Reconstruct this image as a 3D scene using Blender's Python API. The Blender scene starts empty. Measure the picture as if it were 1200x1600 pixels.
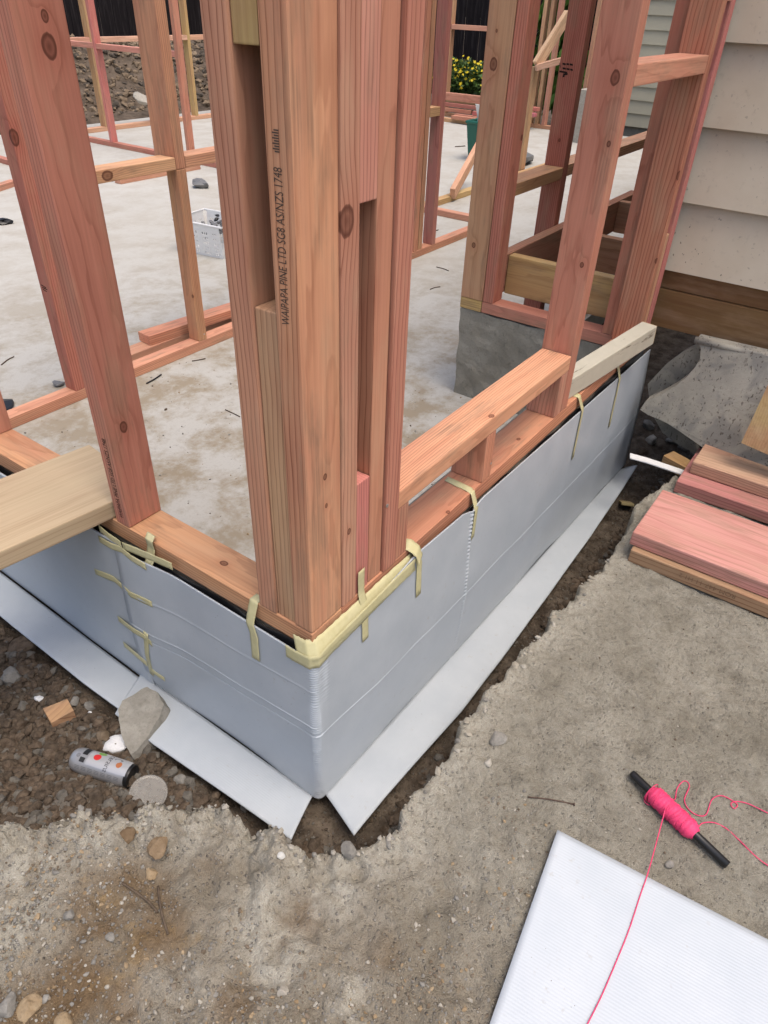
import bpy, bmesh, math, random
import numpy as np
from mathutils import Vector, Matrix, Euler
random.seed(7); RNG = np.random.default_rng(11)
S = bpy.context.scene
COL = S.collection

# ------------------------------------------------------------------ camera
CAM = Vector((-0.69724, -0.62917, 1.02265))
YAW, PITCH, ROLL, FPX = 0.5993, -0.6336, 0.0389, 1101.5
_f = Vector((math.cos(PITCH)*math.cos(YAW), math.cos(PITCH)*math.sin(YAW), math.sin(PITCH)))
_r = _f.cross(Vector((0, 0, 1))).normalized(); _u = _r.cross(_f)
RT = math.cos(ROLL)*_r + math.sin(ROLL)*_u
UP = -math.sin(ROLL)*_r + math.cos(ROLL)*_u
cam_d = bpy.data.cameras.new('camera'); cam = bpy.data.objects.new('camera', cam_d); COL.objects.link(cam)
_m = Matrix((RT, UP, -_f)).transposed().to_4x4(); _m.translation = CAM
cam.matrix_world = _m
cam_d.sensor_fit = 'VERTICAL'; cam_d.sensor_height = 36; cam_d.sensor_width = 27
cam_d.lens = FPX/1600*36; cam_d.clip_start = 0.02; cam_d.clip_end = 500
S.camera = cam

# ------------------------------------------------------------------ sky, sun, exposure
SUN_EL, SUN_AZ = math.radians(72), math.radians(262)     # azimuth of the sun, counted from +X towards +Y
w = bpy.data.worlds.new('World'); S.world = w; w.use_nodes = True
wn = w.node_tree.nodes; wl = w.node_tree.links
sky = wn.new('ShaderNodeTexSky'); sky.sky_type = 'NISHITA'; sky.sun_disc = False
sky.sun_elevation = SUN_EL; sky.sun_rotation = math.radians(90) - SUN_AZ
sky.air_density = 1.0; sky.dust_density = 5.5; sky.ozone_density = 0.6
wl.new(sky.outputs[0], wn['Background'].inputs[0]); wn['Background'].inputs[1].default_value = 0.15
sd = bpy.data.lights.new('sun', 'SUN'); sd.energy = 0.7; sd.angle = math.radians(30); sd.color = (1, 0.95, 0.87)
so = bpy.data.objects.new('sun', sd); COL.objects.link(so)
sv = Vector((math.cos(SUN_EL)*math.cos(SUN_AZ), math.cos(SUN_EL)*math.sin(SUN_AZ), math.sin(SUN_EL)))
so.rotation_euler = sv.to_track_quat('Z', 'Y').to_euler(); so.location = (0, 0, 8)
S.view_settings.view_transform = 'Standard'; S.view_settings.look = 'None'
S.view_settings.gamma = 1; S.view_settings.exposure = 0.47; S.view_settings.use_curve_mapping = False
S.render.engine = 'CYCLES'; S.cycles.max_bounces = 5; S.cycles.diffuse_bounces = 1; S.cycles.glossy_bounces = 2; S.render.resolution_x = 768; S.render.resolution_y = 1024

# ------------------------------------------------------------------ survey helpers: a sight line met with a real plane of the site (metres)
def ray(u, v): return RT*((u-600)/FPX) - UP*((v-800)/FPX) + _f
def onz(u, v, z): d = ray(u, v); return CAM + d*((z-CAM.z)/d.z)
def onx(u, v, x): d = ray(u, v); return CAM + d*((x-CAM.x)/d.x)
def ony(u, v, y): d = ray(u, v); return CAM + d*((y-CAM.y)/d.y)

FLOOR = -0.385     # interior slab
G = -0.34          # ground outside
TR = -0.50         # trench bottom at the corner

# ------------------------------------------------------------------ numpy noise
_perm = RNG.random((64, 64, 64))
def vnoise(x, y, z=None):
    x = np.asarray(x, float); y = np.asarray(y, float); z = np.zeros_like(x) if z is None else np.asarray(z, float)
    xi = np.floor(x).astype(int); yi = np.floor(y).astype(int); zi = np.floor(z).astype(int)
    fx = x-xi; fy = y-yi; fz = z-zi
    fx = fx*fx*(3-2*fx); fy = fy*fy*(3-2*fy); fz = fz*fz*(3-2*fz)
    def g(a, b, c): return _perm[(xi+a) & 63, (yi+b) & 63, (zi+c) & 63]
    l = lambda a, b, t: a+(b-a)*t
    return l(l(l(g(0,0,0), g(1,0,0), fx), l(g(0,1,0), g(1,1,0), fx), fy), l(l(g(0,0,1), g(1,0,1), fx), l(g(0,1,1), g(1,1,1), fx), fy), fz)*2-1
def fbm(x, y, f, o=4, z=None, gain=0.5):
    s = 0; a = 1; x = np.asarray(x, float); y = np.asarray(y, float)
    for k in range(o):
        s = s + a*vnoise(x*f+17.3*k, y*f+5.1*k, None if z is None else np.asarray(z)*f+3.7*k); f *= 2.03; a *= gain
    return s
def sstep(a, b, x): t = np.clip((x-a)/(b-a), 0, 1); return t*t*(3-2*t)

# ------------------------------------------------------------------ object helpers
def link(o, parent=None):
    COL.objects.link(o)
    if parent is not None: o.parent = parent
    return o
def tag(o, label=None, cat=None, group=None, kind=None):
    if label: o['label'] = label
    if cat: o['category'] = cat
    if group: o['group'] = group
    if kind: o['kind'] = kind
    return o
def thing(name, label, cat, loc=(0, 0, 0), group=None):
    o = bpy.data.objects.new(name, None); link(o); o.location = loc; o.empty_display_size = 0.05
    return tag(o, label, cat, group)
def mesh_obj(name, verts, faces, mat, parent=None, smooth=False):
    me = bpy.data.meshes.new(name)
    if isinstance(verts, np.ndarray): verts = verts.tolist()
    if isinstance(faces, np.ndarray): faces = faces.tolist()
    me.from_pydata(verts, [], faces); me.update()
    if mat: me.materials.append(mat)
    if smooth: me.polygons.foreach_set('use_smooth', [True]*len(me.polygons))
    o = bpy.data.objects.new(name, me); link(o, parent)
    if parent is not None: o.location = -Vector(parent.location) if parent.rotation_euler.to_matrix().is_identity else o.location
    return o
def bm_obj(name, bm, mat, parent=None, smooth=False):
    me = bpy.data.meshes.new(name); bm.to_mesh(me); bm.free()
    if mat: me.materials.append(mat)
    if smooth: me.polygons.foreach_set('use_smooth', [True]*len(me.polygons))
    o = bpy.data.objects.new(name, me); link(o, parent)
    return o
def tube(pts, r, n=8, closed_ends=True, radii=None):
    pts = [Vector(p) for p in pts]; V = []; F = []
    t0 = (pts[1]-pts[0]).normalized(); nrm = t0.orthogonal().normalized()
    for i, p in enumerate(pts):
        t = (pts[min(i+1, len(pts)-1)]-pts[max(i-1, 0)]).normalized()
        nrm = (nrm - t*nrm.dot(t)).normalized(); b = t.cross(nrm)
        rr = radii[i] if radii else r
        for k in range(n):
            a = 2*math.pi*k/n; V.append(p+(nrm*math.cos(a)+b*math.sin(a))*rr)
    for i in range(len(pts)-1):
        for k in range(n):
            F.append((i*n+k, i*n+(k+1) % n, (i+1)*n+(k+1) % n, (i+1)*n+k))
    if closed_ends:
        F.append(tuple(range(n-1, -1, -1))); F.append(tuple((len(pts)-1)*n+k for k in range(n)))
    return [tuple(v) for v in V], F
def smooth_path(pts, n=10):
    pts = [Vector(p) for p in pts]; out = []
    for i in range(len(pts)-1):
        p0 = pts[max(i-1, 0)]; p1 = pts[i]; p2 = pts[i+1]; p3 = pts[min(i+2, len(pts)-1)]
        for k in range(n):
            t = k/n
            out.append(0.5*((2*p1)+(p2-p0)*t+(2*p0-5*p1+4*p2-p3)*t*t+(3*p1-p0-3*p2+p3)*t**3))
    out.append(pts[-1]); return out
def prism(poly, d):
    """closed solid: polygon (3D points, planar) pushed by vector d"""
    n = len(poly); V = [Vector(p) for p in poly]+[Vector(p)+Vector(d) for p in poly]
    F = [tuple(range(n)), tuple(range(2*n-1, n-1, -1))]+[(i, i+n, (i+1) % n+n, (i+1) % n) for i in range(n)]
    return [tuple(v) for v in V], F

# ------------------------------------------------------------------ material helpers
class N:
    def __init__(s, name):
        s.m = bpy.data.materials.new(name); s.m.use_nodes = True; s.t = s.m.node_tree; s.n = s.t.nodes; s.l = s.t.links
        s.b = s.n['Principled BSDF']
    def node(s, t, **k):
        n = s.n.new(t)
        for a, b in k.items(): setattr(n, a, b)
        return n
    def put(s, sock, v):
        if v is None: return
        if hasattr(v, 'is_linked') or isinstance(v, bpy.types.NodeSocket): s.l.new(v, sock)
        else:
            if isinstance(v, (tuple, list)) and len(v) == 3 and sock.type == 'RGBA': v = (*v, 1)
            sock.default_value = v
    def math(s, op, a, b=None, c=None, clamp=False):
        n = s.node('ShaderNodeMath', operation=op, use_clamp=clamp); s.put(n.inputs[0], a)
        if b is not None: s.put(n.inputs[1], b)
        if c is not None: s.put(n.inputs[2], c)
        return n.outputs[0]
    def vmath(s, op, a, b=None, out=0):
        n = s.node('ShaderNodeVectorMath', operation=op); s.put(n.inputs[0], a)
        if b is not None: s.put(n.inputs[3 if op == 'SCALE' else 1], b)
        return n.outputs[out]
    def mix(s, f, a, b, blend='MIX'):
        n = s.node('ShaderNodeMix', data_type='RGBA', blend_type=blend); s.put(n.inputs[0], f); s.put(n.inputs[6], a); s.put(n.inputs[7], b); return n.outputs[2]
    def noise(s, vec, scale, detail=3, rough=0.5, dist=0, col=False):
        n = s.node('ShaderNodeTexNoise'); s.put(n.inputs['Vector'], vec); n.inputs['Scale'].default_value = scale; n.inputs['Detail'].default_value = detail
        n.inputs['Roughness'].default_value = rough; n.inputs['Distortion'].default_value = dist
        return n.outputs[1 if col else 0]
    def vor(s, vec, scale, feat='F1', out='Distance', rnd=1):
        n = s.node('ShaderNodeTexVoronoi', feature=feat); s.put(n.inputs['Vector'], vec); n.inputs['Scale'].default_value = scale; n.inputs['Randomness'].default_value = rnd
        return n.outputs[out]
    def ramp(s, f, stops, interp='LINEAR'):
        n = s.node('ShaderNodeValToRGB'); s.put(n.inputs[0], f); cr = n.color_ramp; cr.interpolation = interp
        while len(cr.elements) < len(stops): cr.elements.new(0.5)
        for e, (p, c) in zip(cr.elements, stops):
            e.position = p; e.color = (c, c, c, 1) if not isinstance(c, (tuple, list)) else (*c, 1)
        return n.outputs[0]
    def maprange(s, v, a, b, c=0, d=1):
        n = s.node('ShaderNodeMapRange'); s.put(n.inputs[0], v)
        for i, q in enumerate((a, b, c, d)): n.inputs[i+1].default_value = q
        return n.outputs[0]
    def bump(s, h, strength=0.3, dist=0.002, prev=None):
        n = s.node('ShaderNodeBump'); n.inputs['Strength'].default_value = strength; n.inputs['Distance'].default_value = dist; s.put(n.inputs['Height'], h)
        if prev is not None: s.l.new(prev, n.inputs['Normal'])
        return n.outputs[0]
    def done(s, color=None, rough=None, normal=None, spec=None, metal=None):
        s.put(s.b.inputs['Base Color'], color); s.put(s.b.inputs['Roughness'], rough)
        if normal is not None: s.l.new(normal, s.b.inputs['Normal'])
        if spec is not None: s.b.inputs['Specular IOR Level'].default_value = spec
        if metal is not None: s.put(s.b.inputs['Metallic'], metal)
        return s.m
    def obj(s): return s.node('ShaderNodeTexCoord').outputs['Object']
    def geo(s): return s.node('ShaderNodeNewGeometry').outputs['Position']

def wood_material(name='timber', rings=0.0085, stain=1.0, knots=True, con=1.0):
    s = N(name)
    P = s.obj(); oi = s.node('ShaderNodeObjectInfo')
    rnd = oi.outputs['Random']; tint = oi.outputs['Color']
    wnz = s.node('ShaderNodeTexWhiteNoise', noise_dimensions='1D'); s.l.new(rnd, wnz.inputs['W'])
    rv = wnz.outputs['Color']
    sep = s.node('ShaderNodeSeparateXYZ'); s.l.new(P, sep.inputs[0]); x, y, z = sep.outputs
    sr = s.node('ShaderNodeSeparateXYZ'); s.l.new(rv, sr.inputs[0]); r1, r2, r3 = sr.outputs
    off = s.vmath('SCALE', rv, 37.0)
    def sc(a, b, c):
        q = s.vmath('MULTIPLY', P, (a, b, c)); return s.vmath('ADD', q, off)
    # growth rings round a pith line that lies outside the piece
    d1 = s.noise(sc(1.7, 9, 9), 1.0, 4, 0.55, col=True)
    ds = s.node('ShaderNodeSeparateXYZ'); s.l.new(d1, ds.inputs[0]); big = ds.outputs[2]
    cut = s.node('ShaderNodeAttribute', attribute_type='OBJECT', attribute_name='cut').outputs['Fac']   # 1: pith lies off the local Y face
    na = s.math('ADD', s.math('MULTIPLY', y, cut), s.math('MULTIPLY', z, s.math('SUBTRACT', 1.0, cut)))
    wa = s.math('ADD', s.math('MULTIPLY', z, cut), s.math('MULTIPLY', y, s.math('SUBTRACT', 1.0, cut)))
    cw = s.maprange(r1, 0, 1, -0.022, 0.022); cn = s.maprange(r2, 0, 1, 0.10, 0.26)
    ty = s.maprange(r3, 0, 1, -0.022, 0.022)
    zz = s.math('ADD', s.math('ADD', na, cn), s.math('MULTIPLY', x, ty))
    zz = s.math('MULTIPLY_ADD', ds.outputs[1], 0.034, zz)
    yy = s.math('SUBTRACT', wa, cw); yy = s.math('MULTIPLY_ADD', ds.outputs[0], 0.030, yy)
    r = s.math('SQRT', s.math('ADD', s.math('MULTIPLY', yy, yy), s.math('MULTIPLY', zz, zz)))
    blotch = s.noise(sc(5.0, 20, 20), 1.0, 4, 0.62)
    core = None; halo = None
    if knots:
        for k in ('k1', 'k2', 'k3'):
            a = s.node('ShaderNodeAttribute', attribute_type='OBJECT', attribute_name=k)
            dv = s.vmath('SUBTRACT', P, a.outputs['Vector'])
            dd = s.vmath('LENGTH', s.vmath('MULTIPLY', dv, (0.72, 1, 1)), out=1)
            R = s.math('MAXIMUM', a.outputs['Alpha'], 0.0001)
            q = s.math('DIVIDE', dd, R)                      # 1 at the knot's rim
            q = s.math('ADD', q, s.maprange(blotch, 0, 1, -0.6, 0.6))
            h = s.math('EXPONENT', s.math('MULTIPLY', s.math('MULTIPLY', q, q), -0.16))
            on = s.math('GREATER_THAN', a.outputs['Alpha'], 0.0005)
            h = s.math('MULTIPLY', h, on)
            r = s.math('MULTIPLY_ADD', h, s.math('MULTIPLY', R, 0.65), r)
            c = s.math('MULTIPLY', s.ramp(q, [(0, 0.85), (0.45, 0.60), (0.78, 1.0), (0.92, 0.8), (1.0, 0.0)]), on)
            core = c if core is None else s.math('MAXIMUM', core, c)
            halo = h if halo is None else s.math('MAXIMUM', halo, h)
    sp_ = s.math('MULTIPLY', s.maprange(r3, 0, 1, 0.8, 1.35), rings)
    ph = s.math('FRACT', s.math('DIVIDE', r, sp_))
    nrm_ = s.node('ShaderNodeSeparateXYZ'); s.l.new(s.node('ShaderNodeTexCoord').outputs['Normal'], nrm_.inputs[0])
    nw = s.math('ADD', s.math('MULTIPLY', nrm_.outputs[2], cut), s.math('MULTIPLY', nrm_.outputs[1], s.math('SUBTRACT', 1.0, cut)))
    edge = s.maprange(s.math('ABSOLUTE', nw), 0.2, 0.9, 0.42, 1.0)
    late = s.ramp(ph, [(0, 0.0), (0.45, 0.02), (0.76, 0.25), (0.90, 1.0), (0.96, 1.0), (1.0, 0.0)])
    fib = s.noise(sc(5, 240, 240), 1.0, 2, 0.6)
    pale = s.mix(0.5, tint, (0.60, 0.43, 0.28))
    pink = s.mix(0.65, tint, (0.46, 0.175, 0.13), 'MIX')
    c = s.mix(s.math('MULTIPLY', s.ramp(big, [(0.42, 0), (0.62, 1)]), 0.55*stain), tint, pink)
    c = s.mix(s.math('MULTIPLY', s.ramp(blotch, [(0.47, 0), (0.70, 1)]), 0.55), c, pale)
    dark = s.mix(con, c, s.mix(1.0, c, (0.50, 0.38, 0.33), 'MULTIPLY'))
    c = s.mix(s.math('MULTIPLY', s.math('MULTIPLY', late, edge), s.maprange(blotch, 0.3, 0.7, 1.0, 0.45)), c, dark)
    fib3 = s.noise(sc(2.2, 75, 75), 1.0, 3, 0.6); c = s.mix(s.ramp(fib3, [(0.48, 0), (0.72, 0.42)]), c, s.mix(1.0, c, (0.62, 0.52, 0.47), 'MULTIPLY'))
    c = s.mix(s.maprange(fib, 0.25, 0.75, 0.0, 0.34), c, s.mix(1.0, c, (0.70, 0.64, 0.60), 'MULTIPLY'))
    # site dirt: grey smears along the grain
    sm = s.math('MULTIPLY', s.ramp(blotch, [(0.50, 0), (0.64, 1)]), s.ramp(ds.outputs[0], [(0.46, 0), (0.58, 1)]))
    c = s.mix(s.math('MULTIPLY', sm, s.maprange(fib, 0.3, 0.7, 0.05, 0.5)), c, (0.16, 0.095, 0.065))
    if knots:
        c = s.mix(s.math('MULTIPLY', halo, 0.30), c, s.mix(1.0, c, (0.75, 0.50, 0.42), 'MULTIPLY'))
        c = s.mix(s.math('MULTIPLY', core, 0.9), c, s.mix(fib, (0.07, 0.022, 0.014), (0.15, 0.05, 0.03)))
    nr = s.bump(fib, 0.35, 0.0012)
    return s.done(c, s.maprange(fib, 0, 1, 0.55, 0.78), nr, 0.25)
WOOD = wood_material()
WOODW = wood_material('old_timber', 0.012, 0.2, True, 0.45)

def flat_mat(name, col, rough=0.5, spec=0.5, metal=0.0, noise=0.0, nscale=60, bump=0.0):
    s = N(name)
    c = col; nrm = None
    if noise or bump:
        n = s.noise(s.obj(), nscale, 4, 0.6)
        if noise: c = s.mix(s.maprange(n, 0.3, 0.7, 0, 1), tuple(q*(1-noise) for q in col), tuple(min(1, q*(1+noise)) for q in col))
        if bump: nrm = s.bump(n, bump, 0.002)
    return s.done(c, rough, nrm, spec, metal)

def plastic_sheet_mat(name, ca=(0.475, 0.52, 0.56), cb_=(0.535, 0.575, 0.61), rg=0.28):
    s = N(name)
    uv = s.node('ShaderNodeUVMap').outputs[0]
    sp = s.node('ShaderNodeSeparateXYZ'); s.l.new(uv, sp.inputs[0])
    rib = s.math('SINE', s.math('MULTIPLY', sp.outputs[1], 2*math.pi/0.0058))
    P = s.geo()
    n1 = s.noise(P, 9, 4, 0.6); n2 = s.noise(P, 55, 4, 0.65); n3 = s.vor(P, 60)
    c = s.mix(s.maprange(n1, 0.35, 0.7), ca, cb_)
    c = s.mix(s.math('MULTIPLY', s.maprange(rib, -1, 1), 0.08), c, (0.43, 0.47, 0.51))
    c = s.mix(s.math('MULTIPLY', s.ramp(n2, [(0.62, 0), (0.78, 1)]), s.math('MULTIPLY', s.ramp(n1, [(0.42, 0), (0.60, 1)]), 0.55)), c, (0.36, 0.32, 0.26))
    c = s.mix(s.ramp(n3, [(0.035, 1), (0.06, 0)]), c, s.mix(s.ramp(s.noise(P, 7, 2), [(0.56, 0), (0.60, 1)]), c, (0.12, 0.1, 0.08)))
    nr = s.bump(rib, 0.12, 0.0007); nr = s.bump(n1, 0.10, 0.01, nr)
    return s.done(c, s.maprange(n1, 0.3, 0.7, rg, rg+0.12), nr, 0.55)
PLASTIC = plastic_sheet_mat('shaded_corrugated_plastic')  # kerb wrap: colour set darker to carry the shade down in the trench
PLASTIC2 = plastic_sheet_mat('lit_corrugated_plastic', (0.53, 0.58, 0.63), (0.575, 0.62, 0.665), 0.40)  # same plastic in a lighter colour, for the openly lit front sheet

# ------------------------------------------------------------------ timber pieces (local X = grain)
PINK = (0.60, 0.285, 0.205); TAN = (0.59, 0.345, 0.21); RED = (0.50, 0.215, 0.170); BROWN = (0.42, 0.25, 0.125); ROSE = (0.63, 0.23, 0.21); YEL = (0.55, 0.37, 0.16); PALE = (0.66, 0.50, 0.33)
def tvar(t, a=0.07):
    k = 1+random.uniform(-a, a); t = (t[0]*1.18, t[1]*1.22, t[2]*1.12); return (t[0]*k, t[1]*k*(1+random.uniform(-a, a)), t[2]*k*(1+random.uniform(-a, a)), 1)
def box_bm(L, W, H, bev):
    bm = bmesh.new(); bmesh.ops.create_cube(bm, size=1)
    for v in bm.verts: v.co = Vector((v.co.x*L, v.co.y*W, v.co.z*H))
    if bev: bmesh.ops.bevel(bm, geom=[e for e in bm.edges], offset=bev, segments=2, profile=0.6, affect='EDGES')
    return bm
AX = {'x': Matrix.Identity(3), 'y': Matrix(((0, -1, 0), (1, 0, 0), (0, 0, 1))), 'z': Matrix(((0, 0, -1), (0, 1, 0), (1, 0, 0)))}
def place_timber(name, parent, c, M, L, W, H, tint, knots=(), bev=0.003, mat=None, jit=True, cut=None):
    if bev > min(L, W, H)*0.3: bev = min(L, W, H)*0.2
    o = bm_obj(name, box_bm(L, W, H, bev), mat or WOOD, parent)
    off = Vector(parent.location) if parent is not None else Vector()
    o.location = Vector(c)-off; o.rotation_euler = M.to_euler()
    o.color = tvar(tint) if jit else (*tint, 1)
    o['cut'] = float(cut if cut is not None else (1.0 if W < H else 0.0))
    inv = M.transposed(); c = Vector(c)
    for i in range(3):
        if i < len(knots):
            k = knots[i]; p = inv @ (Vector(k[0])-c); o['k%d' % (i+1)] = [p.x, p.y, p.z, float(k[1])]
        else: o['k%d' % (i+1)] = [9.0, 9.0, 9.0, 0.0]
    return o
def tim(name, parent, x0, x1, y0, y1, z0, z1, axis, tint=PINK, knots=(), bev=0.003, mat=None, quarter=None):
    d = (x1-x0, y1-y0, z1-z0); c = ((x0+x1)/2, (y0+y1)/2, (z0+z1)/2)
    L, W, H = {'x': (d[0], d[1], d[2]), 'y': (d[1], d[0], d[2]), 'z': (d[2], d[1], d[0])}[axis]
    if quarter is None: quarter = random.random() < 0.18
    return place_timber(name, parent, c, AX[axis], L, W, H, tint, knots, bev, mat, True, (1.0 if W < H else 0.0) if not quarter else (0.0 if W < H else 1.0))
def beam(name, parent, a, b, W, H, tint=PINK, upv=(0, 0, 1), knots=(), bev=0.003, mat=None):
    a = Vector(a); b = Vector(b); X = (b-a).normalized(); Y = Vector(upv).cross(X).normalized(); Z = X.cross(Y)
    M = Matrix((X, Y, Z)).transposed()
    return place_timber(name, parent, (a+b)/2, M, (b-a).length, W, H, tint, knots, bev, mat)

# ------------------------------------------------------------------ ground
EDGE_PX = [(1051,746),(1030,760),(988,799),(984,820),(960,851),(946,876),(932,904),(904,913),(893,939),(881,951),(862,960),(855,984),(834,1002),(816,1011),(802,1033),(792,1054),(774,1072),(752,1086),(743,1107),(718,1128),(708,1163),(687,1198),(670,1219),(647,1241),(629,1267),(625,1297),(599,1307),(580,1318),(561,1324),(531,1329),(509,1329),(475,1340),(452,1316),(437,1301),(422,1284),(396,1290),(371,1273),(362,1260),(333,1256),(300,1264),(275,1271),(233,1269),(208,1289),(183,1277),(150,1271),(121,1281),(92,1287),(46,1296),(0,1294)]
EDGE = [(80, -0.42), (2.6, -0.42), (1.93, -0.36)]+[tuple(onz(u, v, G)[:2]) for u, v in EDGE_PX]+[(-0.56, 0.55), (-0.64, 1.0), (-0.70, 3.0), (-0.8, 80)]
EDGE = np.array(EDGE)
def edge_sd(x, y):
    """distance to the broken edge of the paving; positive on the paving, negative over the trench"""
    x = x.ravel(); y = y.ravel(); best = np.full(x.shape, 1e9)
    for (ax, ay), (bx, by) in zip(EDGE[:-1], EDGE[1:]):
        dx, dy = bx-ax, by-ay; t = np.clip(((x-ax)*dx+(y-ay)*dy)/(dx*dx+dy*dy), 0, 1)
        best = np.minimum(best, np.hypot(x-ax-t*dx, y-ay-t*dy))
    poly = np.vstack([EDGE, [[80, 80]]]); ins = np.zeros(x.shape, bool)
    for (ax, ay), (bx, by) in zip(poly, np.roll(poly, -1, 0)):
        c = (ay > y) != (by > y)
        with np.errstate(divide='ignore', invalid='ignore'):
            ins ^= c & (x < (bx-ax)*(y-ay)/(by-ay)+ax)
    return np.where(ins, -best, best)
def trench_floor(x, y):
    z = TR - 0.052*np.clip(x, 0, 2.2) + 0.045*np.clip(y-0.57, 0, 2) - 0.012
    z = z + 0.030*sstep(-0.11, -0.18, x)*sstep(0.05, 0.2, y)
    z = z + 0.010*fbm(x, y, 9, 3) + 0.008*fbm(x+5, y, 40, 3)
    return z
def ground_z(x, y, sd=None):
    if sd is None: sd = edge_sd(x, y).reshape(x.shape)
    near = np.exp(-((x-0.2)**2+(y+0.4)**2)/9)
    jag = 0.008*fbm(x, y, 16, 3)+0.004*vnoise(x*70, y*70)
    s = sd+jag
    top = G + near*(0.010*fbm(x, y, 3.0, 3) + 0.0045*fbm(x, y, 26, 4, gain=0.6))
    lump = sstep(0.10, 0.0, np.abs(s-0.015))
    left = sstep(0.05, -0.30, x)
    top = top + lump*(0.006+0.022*left)*(0.5+fbm(x+3, y, 22, 4)+0.8*(0.4-np.abs(fbm(x, y+2, 38, 3)))) + left*near*(0.012*fbm(x, y+9, 11, 4)+0.006*fbm(x, y, 60, 3))
    tr = trench_floor(x, y)
    shelf = sstep(0.26, 0.03, -sd)*sstep(-0.20, -0.38, x)
    tr = tr+0.085*shelf
    m = sstep(-0.007, 0.001, s)
    z = tr+(top-tr)*m
    inside = (x > 0.10) & (y > 0.14)
    return np.where(inside, -0.75, z), m, lump*m, left, shelf
xs = np.unique(np.concatenate([-np.geomspace(80, 0.80, 40), np.arange(-0.78, 1.36, 0.0062), np.arange(1.36, 2.5, 0.014), np.geomspace(2.5, 80, 40)]))
ys = np.unique(np.concatenate([-np.geomspace(80, 1.06, 40), np.arange(-1.04, 0.72, 0.0062), np.arange(0.72, 1.5, 0.016), np.geomspace(1.5, 80, 40)]))
gx, gy = np.meshgrid(xs, ys, indexing='ij')
gz, gm, grim, gleft, gshelf = ground_z(gx, gy)
nx, ny = gx.shape
V = np.stack([gx, gy, gz], -1).reshape(-1, 3)
idx = np.arange(nx*ny).reshape(nx, ny)
Fq = np.stack([idx[:-1, :-1], idx[1:, :-1], idx[1:, 1:], idx[:-1, 1:]], -1).reshape(-1, 4)
me = bpy.data.meshes.new('ground'); me.vertices.add(len(V)); me.vertices.foreach_set('co', V.ravel())
me.loops.add(Fq.size); me.loops.foreach_set('vertex_index', Fq.ravel()); me.polygons.add(len(Fq))
me.polygons.foreach_set('loop_start', np.arange(0, Fq.size, 4)); me.polygons.foreach_set('loop_total', np.full(len(Fq), 4)); me.update(calc_edges=True); me.validate()
me.polygons.foreach_set('use_smooth', [True]*len(me.polygons))
def blobs(lst):
    a = np.zeros_like(gx)
    for u, v, r in lst:
        c = onz(u, v, G); a = np.maximum(a, np.exp(-((gx-c.x)**2+(gy-c.y)**2)/(r*r)))
    return np.clip(a*1.5*(0.75+0.5*fbm(gx, gy, 9, 4)), 0, 1)
gpale = blobs([(40, 1345, .085), (110, 1310, .06), (170, 1300, .05), (300, 1290, .06), (350, 1275, .05), (20, 1450, .07), (400, 1430, .07), (430, 1480, .06), (380, 1310, .05), (310, 1540, .05), (250, 1560, .05), (520, 1400, .06), (560, 1560, .05)])
gbrn = blobs([(230, 1360, .07), (160, 1420, .09), (110, 1520, .10), (240, 1450, .08), (60, 1580, .08), (200, 1560, .06), (360, 1560, .05), (330, 1350, .05), (470, 1430, .05), (450, 1330, .04), (600, 1500, .05)])
gz += 0.010*gpale*gm*np.clip(fbm(gx, gy, 16, 4), -0.5, 1)*gleft
me.vertices.foreach_set('co', np.stack([gx, gy, gz], -1).ravel()); me.update()
for nm, arr in (('pale', gpale), ('brown', gbrn), ('paving', gm), ('rim', grim), ('left', gleft), ('shelf', gshelf)):
    at = me.attributes.new(nm, 'FLOAT', 'POINT'); at.data.foreach_set('value', np.asarray(arr, np.float32).ravel())
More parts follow.
